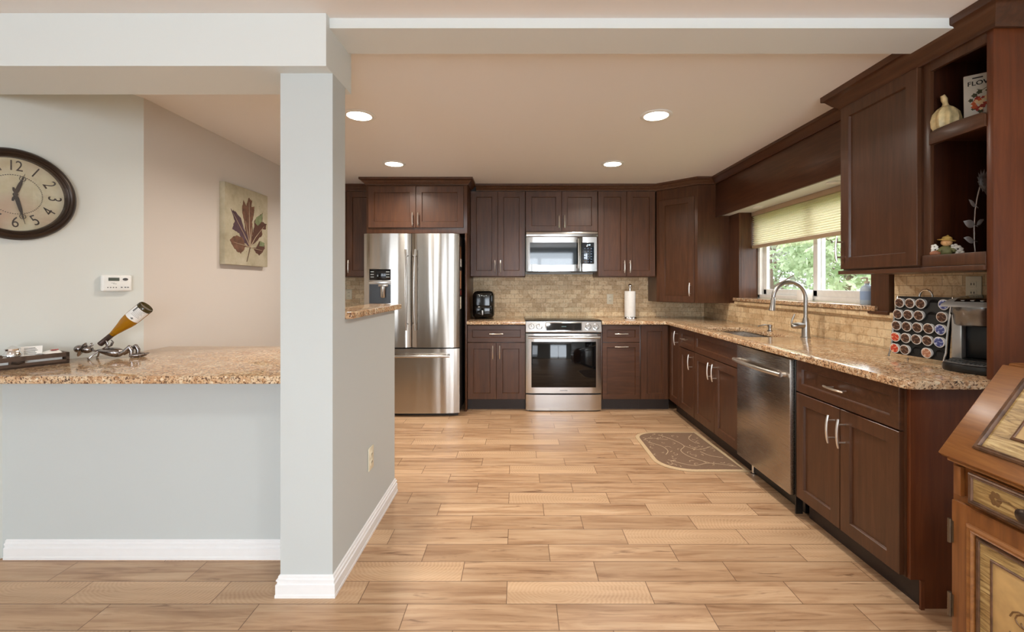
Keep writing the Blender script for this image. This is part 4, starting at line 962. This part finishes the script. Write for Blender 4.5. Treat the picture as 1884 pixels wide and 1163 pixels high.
M = TR @ T((-.118, .045, .040)) @ Matrix.Rotation(R(-18), 4, 'Z') @ Matrix.Rotation(R(-38), 4, 'X')
o = tag(MB().box(-.035, .035, -.002, .001, 0, .062).build('gift_card', K['paper']), 'white printed card leaning in the tray beside the jar', 'card'); o.matrix_world = M
b = MB()
for i in range(6): b.box(-.024, .020 - .004 * (i % 3), -.0026, -.0018, .016 + .007 * i, .0185 + .007 * i)
b.build('print', K['grey'], o)
t = thing('glass_jar', 'small silver glass jar at the camera end of the tray', 'jar'); t.matrix_world = TR @ T((-.178, .045, .036))
MB().lathe([(.022, 0), (.030, .008), (.032, .028), (.024, .042), (.022, .046)], seg=28).build('jar', K['chrome'], t)
MB().lathe([(.025, .046), (.026, .054), (.012, .062), (.006, .066), (.001, .068)], seg=28).build('lid', K['chrome'], t)
BH = T((-2.128, 2.33, CT)) @ Matrix.Rotation(R(14), 4, 'Z') @ Matrix.Scale(.88, 4)
t = thing('bottle_holder', 'pewter figure sculpture lying on its back as a wine bottle holder', 'bottle holder'); t.matrix_world = BH
P = K['pewter']
b = MB().ball((-.120, 0, .053), (.030, .024, .022)).ball((-.121, -.008, .077), .0065).tube([(-.128, -.016, .074), (-.112, -.018, .080)], .0035, 8)
b.tube([(-.097 + .007 * math.cos(a * .6), 0, .082 + .007 * math.sin(a * .6)) for a in range(12)], .0028, 8).tube([(-.108, 0, .068), (-.100, 0, .076)], .004, 8); b.tube([(-.095, 0, .048), (-.06, 0, .038)], .0055, 8)
b.build('head', P, t)
b = MB().ball((-.160, 0, .058), (.023, .024, .022)); M = T((-.146, 0, .054)) @ Matrix.Rotation(R(-65), 4, 'Y') 
b.lathe([(.002, .002), (.042, .0005), (.044, -.0015), (.042, -.002), (.002, -.001)], seg=32, M=M, sx=1.0, sy=.62); b.build('cap', P, t)
MT = T((.004, 0, .034)) @ Matrix.Rotation(R(9), 4, 'Y')
b = MB(); b.lathe([(.004, -.078), (.010, -.070), (.018, -.050), (.026, -.022), (.031, .005), (.031, .026), (.025, .044), (.014, .054), (.002, .058)], seg=28, M=MT @ Matrix.Rotation(R(90), 4, 'Y'), sx=.88, sy=1.15)
b.build('torso', P, t)
for sy in (-1, 1):
    b = MB().tube([(-.062, sy * .010, .040), (-.078, sy * .028, .022), (-.092, sy * .034, .003)], [.0048, .0045, .004], 8).ball((-.094, sy * .034, .004), (.008, .006, .004), u=10, v=6) if sy < 0 else MB().tube([(-.05, sy * .012, .048), (-.078, sy * .03, .03), (-.088, sy * .034, .003)], [.0048, .0045, .004], 8).ball((-.090, sy * .034, .004), (.008, .006, .004), u=10, v=6)
    b.build('arm', P, t)
b = MB().tube([(-.035, -.016, .056), (-.012, -.024, .070), (-.004, -.026, .088), (-.014, -.022, .104)], .0038, 8)
b.tube([(-.035, .016, .056), (-.012, .024, .070), (-.004, .026, .088), (-.014, .022, .104)], .0038, 8); b.tube([(-.014 + .0, .026 * math.cos(R(a)), .100 + .022 * math.sin(R(a)) - .01) for a in range(180, 361, 15)], .0036, 8)
b.build('bottle_cradle', P, t)
for sy in (-1, 1):
    y = sy * .020; kx = .112 if sy > 0 else .100
    b = MB().tube([(.050, y * .8, .020), (.075, y, .036), (kx, y, .063)], [.012, .0125, .011], 12).ball((kx, y, .063), .0115, u=12, v=8).tube([(kx, y, .063), (kx + .012, y, .040), (kx + .010, y, .012)], [.011, .012, .009], 12)
    b.build('leg', P, t)
    b = MB().ball((kx + .030, y, .012), (.030, .014, .012)).ball((kx + .010, y, .010), (.012, .011, .010))
    for k in range(4): b.ball((kx + .054 + .003 * (k % 2), y - .009 + .006 * k, .014 + .001 * k), (.010, .0035, .0045), u=8, v=6)
    b.build('foot', P, t)
# bottle leaning in the cradle: axis from mouth up to base
m0 = Vector((-.056, 0, .082)); m1 = Vector((.178, 0, .302)); ax = (m1 - m0).normalized(); Lb = (m1 - m0).length
MW = BH @ T(m0) @ ax.to_track_quat('Z', 'Y').to_matrix().to_4x4()
tt = NT('amber_wine'); tt.set(Base_Color=col(182, 124, 12), Roughness=.05, Transmission_Weight=.35, IOR=1.4)
bt = MB().lathe([(.014, 0), (.0145, .075), (.018, .10), (.028, .145), (.036, .175), (.0405, .205), (.0415, .235), (.0415, Lb - .006), (.038, Lb), (.02, Lb - .004), (.001, Lb - .012)], seg=40).build('wine_bottle', tt.m)
bt.matrix_world = MW; tag(bt, 'amber white wine bottle tilted upside down in the metal holder', 'bottle')
MB().lathe([(.0148, -.002), (.0155, 0), (.0155, .012), (.0150, .014), (.0152, .088), (.0175, .094)], seg=32).build('foil', plain('dark_foil', col(78, 62, 56), .3, .6), bt)
# label wraps the side turned to the room
inv = MW.inverted().to_3x3(); vdir = inv @ Vector((.55, -.83, 0)); a0 = math.atan2(vdir.y, vdir.x)
def wrap(b, a, z, r, mi=0):
    n = 20; vs = []; f = []
    for i in range(n + 1):
        q = a0 + a[0] + (a[1] - a[0]) * i / n; vs += [(r * math.cos(q), r * math.sin(q), z[0]), (r * math.cos(q), r * math.sin(q), z[1])]
    for i in range(n): f.append((2 * i, 2 * i + 2, 2 * i + 3, 2 * i + 1))
    b.mesh(vs, f, mi)
b = MB(); wrap(b, (-1.15, 1.15), (.222, Lb - .020), .0421); lb = b.build('label', K['paper'], bt)
b = MB()
for i in range(7): wrap(b, (-.55, .65 - .1 * (i % 3)), (.252 + .007 * i, .2535 + .007 * i), .0423)
wrap(b, (-.75, -.55), (.268, .302), .0423); wrap(b, (-.2, .25), (.233, .236), .0423); wrap(b, (-.05, .12), (.229, .240), .0423)
b.build('print', K['grey'], lb)
MB().lathe([(.0418, Lb - .022), (.0419, Lb - .004), (.0385, Lb + .0006), (.020, Lb - .003)], seg=40).build('dark_base', plain('dark_olive_glass', col(58, 48, 16), .06), bt)
# ------------------------------------------------------------------ rug
t = thing('kitchen_rug', 'brown half-round kitchen rug with tan border and vine pattern by the sink', 'rug')
def rugline(i):
    x1, y0, y1 = 1.562 - i, 3.045 + i, 3.862 - i; xl = .972 + i; r = .20 - i * .6
    return [(x1 + .012, y0), (x1 - .03, y1)] + arc(xl + r, y1 - r * .72, r, 90, 180, 8) + arc(xl + r * 1.25, y0 + r * 1.05, r * 1.25, 180, 270, 10)
def fixy(pts, i):
    y1 = 3.862 - i; y0 = 3.045 + i; r = .20 - i * .6; out = []
    n = len(pts)
    for k, p in enumerate(pts):
        if 2 <= k < 11: out.append((p[0], y1 - r * .72 + (p[1] - (y1 - r * .72)) * .72))
        elif k >= 11: out.append((p[0], y0 + r * 1.05 + (p[1] - (y0 + r * 1.05)) * .84))
        else: out.append(p)
    return out
o1 = fixy(rugline(0), 0); o2 = fixy(rugline(.03), .03)
tanm = plain('rug_border_tan', col(196, 170, 134), .95, var=.1, scale=200)
MB().prism(o1, .0005, .008, bev=.003).build('border', tanm, t)
tt = NT('rug_brown'); tt.set(Base_Color=tt.ramp(tt.noise(tt.geo(), 300, 3), [(.3, col(104, 80, 62)), (.7, col(136, 108, 86))]), Roughness=.95)
b = MB().prism(o2, .004, .0092)
random.seed(8)
def vine(pts, r=.0032): 
    P_ = []
    for i in range(len(pts) - 1):
        p0 = Vector(pts[max(i - 1, 0)]); p1 = Vector(pts[i]); p2 = Vector(pts[i + 1]); p3 = Vector(pts[min(i + 2, len(pts) - 1)])
        for k in range(6):
            u = k / 6; P_.append(.5 * ((2 * p1) + (p2 - p0) * u + (2 * p0 - 5 * p1 + 4 * p2 - p3) * u * u + (3 * p1 - p0 - 3 * p2 + p3) * u ** 3))
    P_.append(Vector(pts[-1])); b.tube([(p.x, p.y, .0094) for p in P_], r, 6, 1, flat=.0094)
def inside(x, y): return 1.02 < x < 1.50 - (y - 3.1) * .02 and 3.10 < y < 3.80
main = [[(1.52, 3.12), (1.36, 3.18), (1.22, 3.14), (1.08, 3.24)], [(1.36, 3.18), (1.26, 3.30), (1.24, 3.42), (1.30, 3.52), (1.26, 3.66), (1.18, 3.78)], [(1.50, 3.50), (1.38, 3.44), (1.30, 3.52)],
        [(1.04, 3.60), (1.12, 3.52), (1.14, 3.42), (1.10, 3.34)], [(1.46, 3.78), (1.40, 3.68), (1.42, 3.58)], [(1.22, 3.66), (1.10, 3.70), (1.04, 3.68)], [(1.50, 3.28), (1.42, 3.32), (1.38, 3.40)]]
for v in main: vine(v)
for k in range(64):
    x, y = random.uniform(1.02, 1.50), random.uniform(3.10, 3.80)
    if not inside(x, y): continue
    a = random.uniform(0, 6.28); s = random.choice([-1, 1]); r = random.uniform(.012, .026)
    if k % 3: vine([(x + r * math.cos(a + s * q), y + r * math.sin(a + s * q)) for q in (0, .9, 1.8, 2.7)], .0022)
    else: vine([(x, y), (x + r * math.cos(a), y + r * math.sin(a))], .0034)
b.build('field', [tt.m, plain('rug_vine_cream', col(184, 160, 130), .95)], t)
# ------------------------------------------------------------------ slant-front writing desk
dk = wood('desk_honey_wood', col(76, 42, 18), col(126, 76, 36), col(160, 104, 54), .32, 2, .15)
dky = wood('desk_honey_lengthwise', col(80, 44, 18), col(134, 84, 40), col(170, 116, 62), .3, 1, .15)
tt = NT('antique_gold_panel'); nn = tt.noise(tt.geo(), 1, 5, .65, (30, 8, 60), 1.5)
tt.set(Base_Color=tt.ramp(nn, [(.35, col(112, 84, 46)), (.5, col(168, 136, 84)), (.68, col(202, 176, 122))]), Roughness=.4); tt.bump(nn, .5, .003); gold = tt.m
gold2 = plain('pale_gold_panel', col(186, 152, 100), .4, .1, .25, 14)
mold = plain('aged_dark_moulding', col(92, 64, 44), .35, .25, .45, 40)
t = thing('writing_desk', 'honey wood slant-front writing desk with gold painted panels in the foreground', 'desk', (1.313, 1.366, 0), RZ)
WD = .86
# local: x along the front (0 = end next to the kitchen), y back toward the wall, z up
prof = [(.012, .06), (.46, .06), (.46, 1.018), (.208, 1.018), (.016, .752), (.012, .74)]
b = MB().prism(prof, .004, WD, axis='x', bev=.002); b.build('carcass', dk, t)
b = MB()
for x in (.012, WD - .06):
    for y in (.02, .40): b.box(x, x + .05, y, y + .05, 0, .06, bev=.004)
b.build('feet', dk, t)
MB().box(-.012, WD + .012, .196, .47, 1.018, 1.040, bev=.006).build('top', dky, t)
# slanted lid
LM = T((0, -.006, .752)) @ Matrix.Rotation(math.atan2(.275, .204), 4, 'X'); LL = .338
ld = MB().box(-.012, WD + .012, 0, LL, 0, .020, bev=.004, M=LM).build('lid', dky, t)
def panel(b, x0, x1, y0, y1, z, wd, mi_m, M, h=.010):
    rs = [(0, 0), (0, h * .6), (wd * .28, h), (wd * .6, h * .8), (wd * .75, h * .95), (wd, h * .3), (wd, 0)]; vs = []
    for i_, hh in rs: vs += [(x0 + i_, y0 + i_, z + hh), (x1 - i_, y0 + i_, z + hh), (x1 - i_, y1 - i_, z + hh), (x0 + i_, y1 - i_, z + hh)]
    n = len(rs); f = [(i * 4 + k, i * 4 + (k + 1) % 4, ((i + 1) % n) * 4 + (k + 1) % 4, ((i + 1) % n) * 4 + k) for i in range(n) for k in range(4)]
    _, fs = b.mesh(vs, f, mi_m, M); bmesh.ops.recalc_face_normals(b.bm, faces=fs)
    return b
lp = MB(); lp.box(.080, WD - .08, .062, LL - .05, .019, .0215, mi=0, M=LM); lp.build('carved_field', gold, ld)
lp = MB(); panel(lp, .068, WD - .068, .050, LL - .038, .0195, .016, 0, LM); panel(lp, .135, WD - .135, .110, LL - .095, .0205, .009, 0, LM, .006); lp.build('lid_moulding', mold, ld)
lp = MB(); lp.box(.143, WD - .143, .118, LL - .103, .021, .0235, M=LM); lp.build('centre_field', gold2, ld)
# apron moulding under the lid, support slide, drawer
MB().box(.0, WD, -.004, .02, .744, .754, bev=.003).build('ledge_moulding', dky, t)
for x in (.020, WD - .055):
    MB().box(x, x + .022, -.003, .02, .652, .738, bev=.002).build('support_slide', dk, t)
dw = MB().box(.070, WD - .070, -.006, .02, .645, .740, bev=.003).build('drawer', dk, t)
FR = Matrix.Rotation(R(90), 4, 'X')    # local (x, z) panel plane facing -Y
def fpanel(x0, x1, z0, z1, y, wd, h): 
    return panel(MB(), x0, x1, z0, z1, -y, wd, 0, FR, h)
fpanel(.072, WD - .072, .648, .737, -.006, .014, .009).build('drawer_moulding', mold, dw)
MB().box(.084, WD - .084, -.0095, -.004, .660, .725, bev=.001).build('drawer_field', gold, dw)
dec = plain('painted_decal', col(112, 80, 44), .5)
b = MB()
for k in range(6): b.ball((.145 + .010 * math.cos(k * 1.05), -.0095, .693 + .012 * math.sin(k * 1.05)), (.007, .0006, .009), u=10, v=6)
b.tube([(.15, -.0097, .693), (.18, -.0097, .70), (.20, -.0097, .688)], .0015, 6); b.build('floral_decal', dec, dw)
for x in (.235, WD - .235):
    MB().lathe([(.016, 0), (.014, .004), (.008, .008), (.008, .016), (.017, .022), (.018, .030), (.010, .036), (.001, .037)], seg=24, M=T((x, -.008, .692)) @ FR).build('knob', K['bronze'], dw)
for side, (x0, x1) in enumerate(((.014, .427), (.433, WD - .014))):
    dr = MB().box(x0, x1, -.003, .018, .085, .632, bev=.003).build('door', dk, t)
    fpanel(x0 + .052, x1 - .052, .145, .585, -.003, .022, .013).build('door_moulding', dky, dr)
    fpanel(x0 + .076, x1 - .076, .169, .561, -.001, .012, .009).build('inner_moulding', mold, dr)
    MB().box(x0 + .086, x1 - .086, -.006, .0, .18, .55, bev=.001).build('panel_field', gold, dr)
    fpanel(x0 + .116, x1 - .116, .21, .52, -.005, .008, .006).build('panel_bead', mold, dr)
    MB().box(x0 + .122, x1 - .122, -.0085, -.004, .216, .514, bev=.001).build('panel_centre', gold2, dr)
    b = MB(); cx = (x0 + x1) / 2; sg = 1 if side == 0 else -1
    for s in (-1, 1):
        b.tube([(cx + s * (.010 + .030 * (1 - i / 14)) * math.cos(i * .5), -.0088, .40 + .034 * (1 - i / 14) * math.sin(i * .5)) for i in range(14)], .002, 6)
        b.tube([(cx, -.0088, .28), (cx + s * .02, -.0088, .32), (cx + s * .04, -.0088, .36)], .002, 6)
    b.build('scroll_decal', dec, dr)
    hx = x0 - .003 if side == 0 else x1 + .003
    for z in (.535, .312):
        b = MB().tube([(hx, -.006, z - .036), (hx, -.006, z + .036)], .005, 8).box(hx - .006, hx + .010 * sg, -.0045, -.002, z - .032, z + .032)
        for q in (-.012, .012): b.lathe([(.0056, -.001), (.0056, .001)], (hx, -.006, z + q), 10)
        b.build('hinge', plain('hinge_metal', col(112, 96, 78), .35, .8), dr)
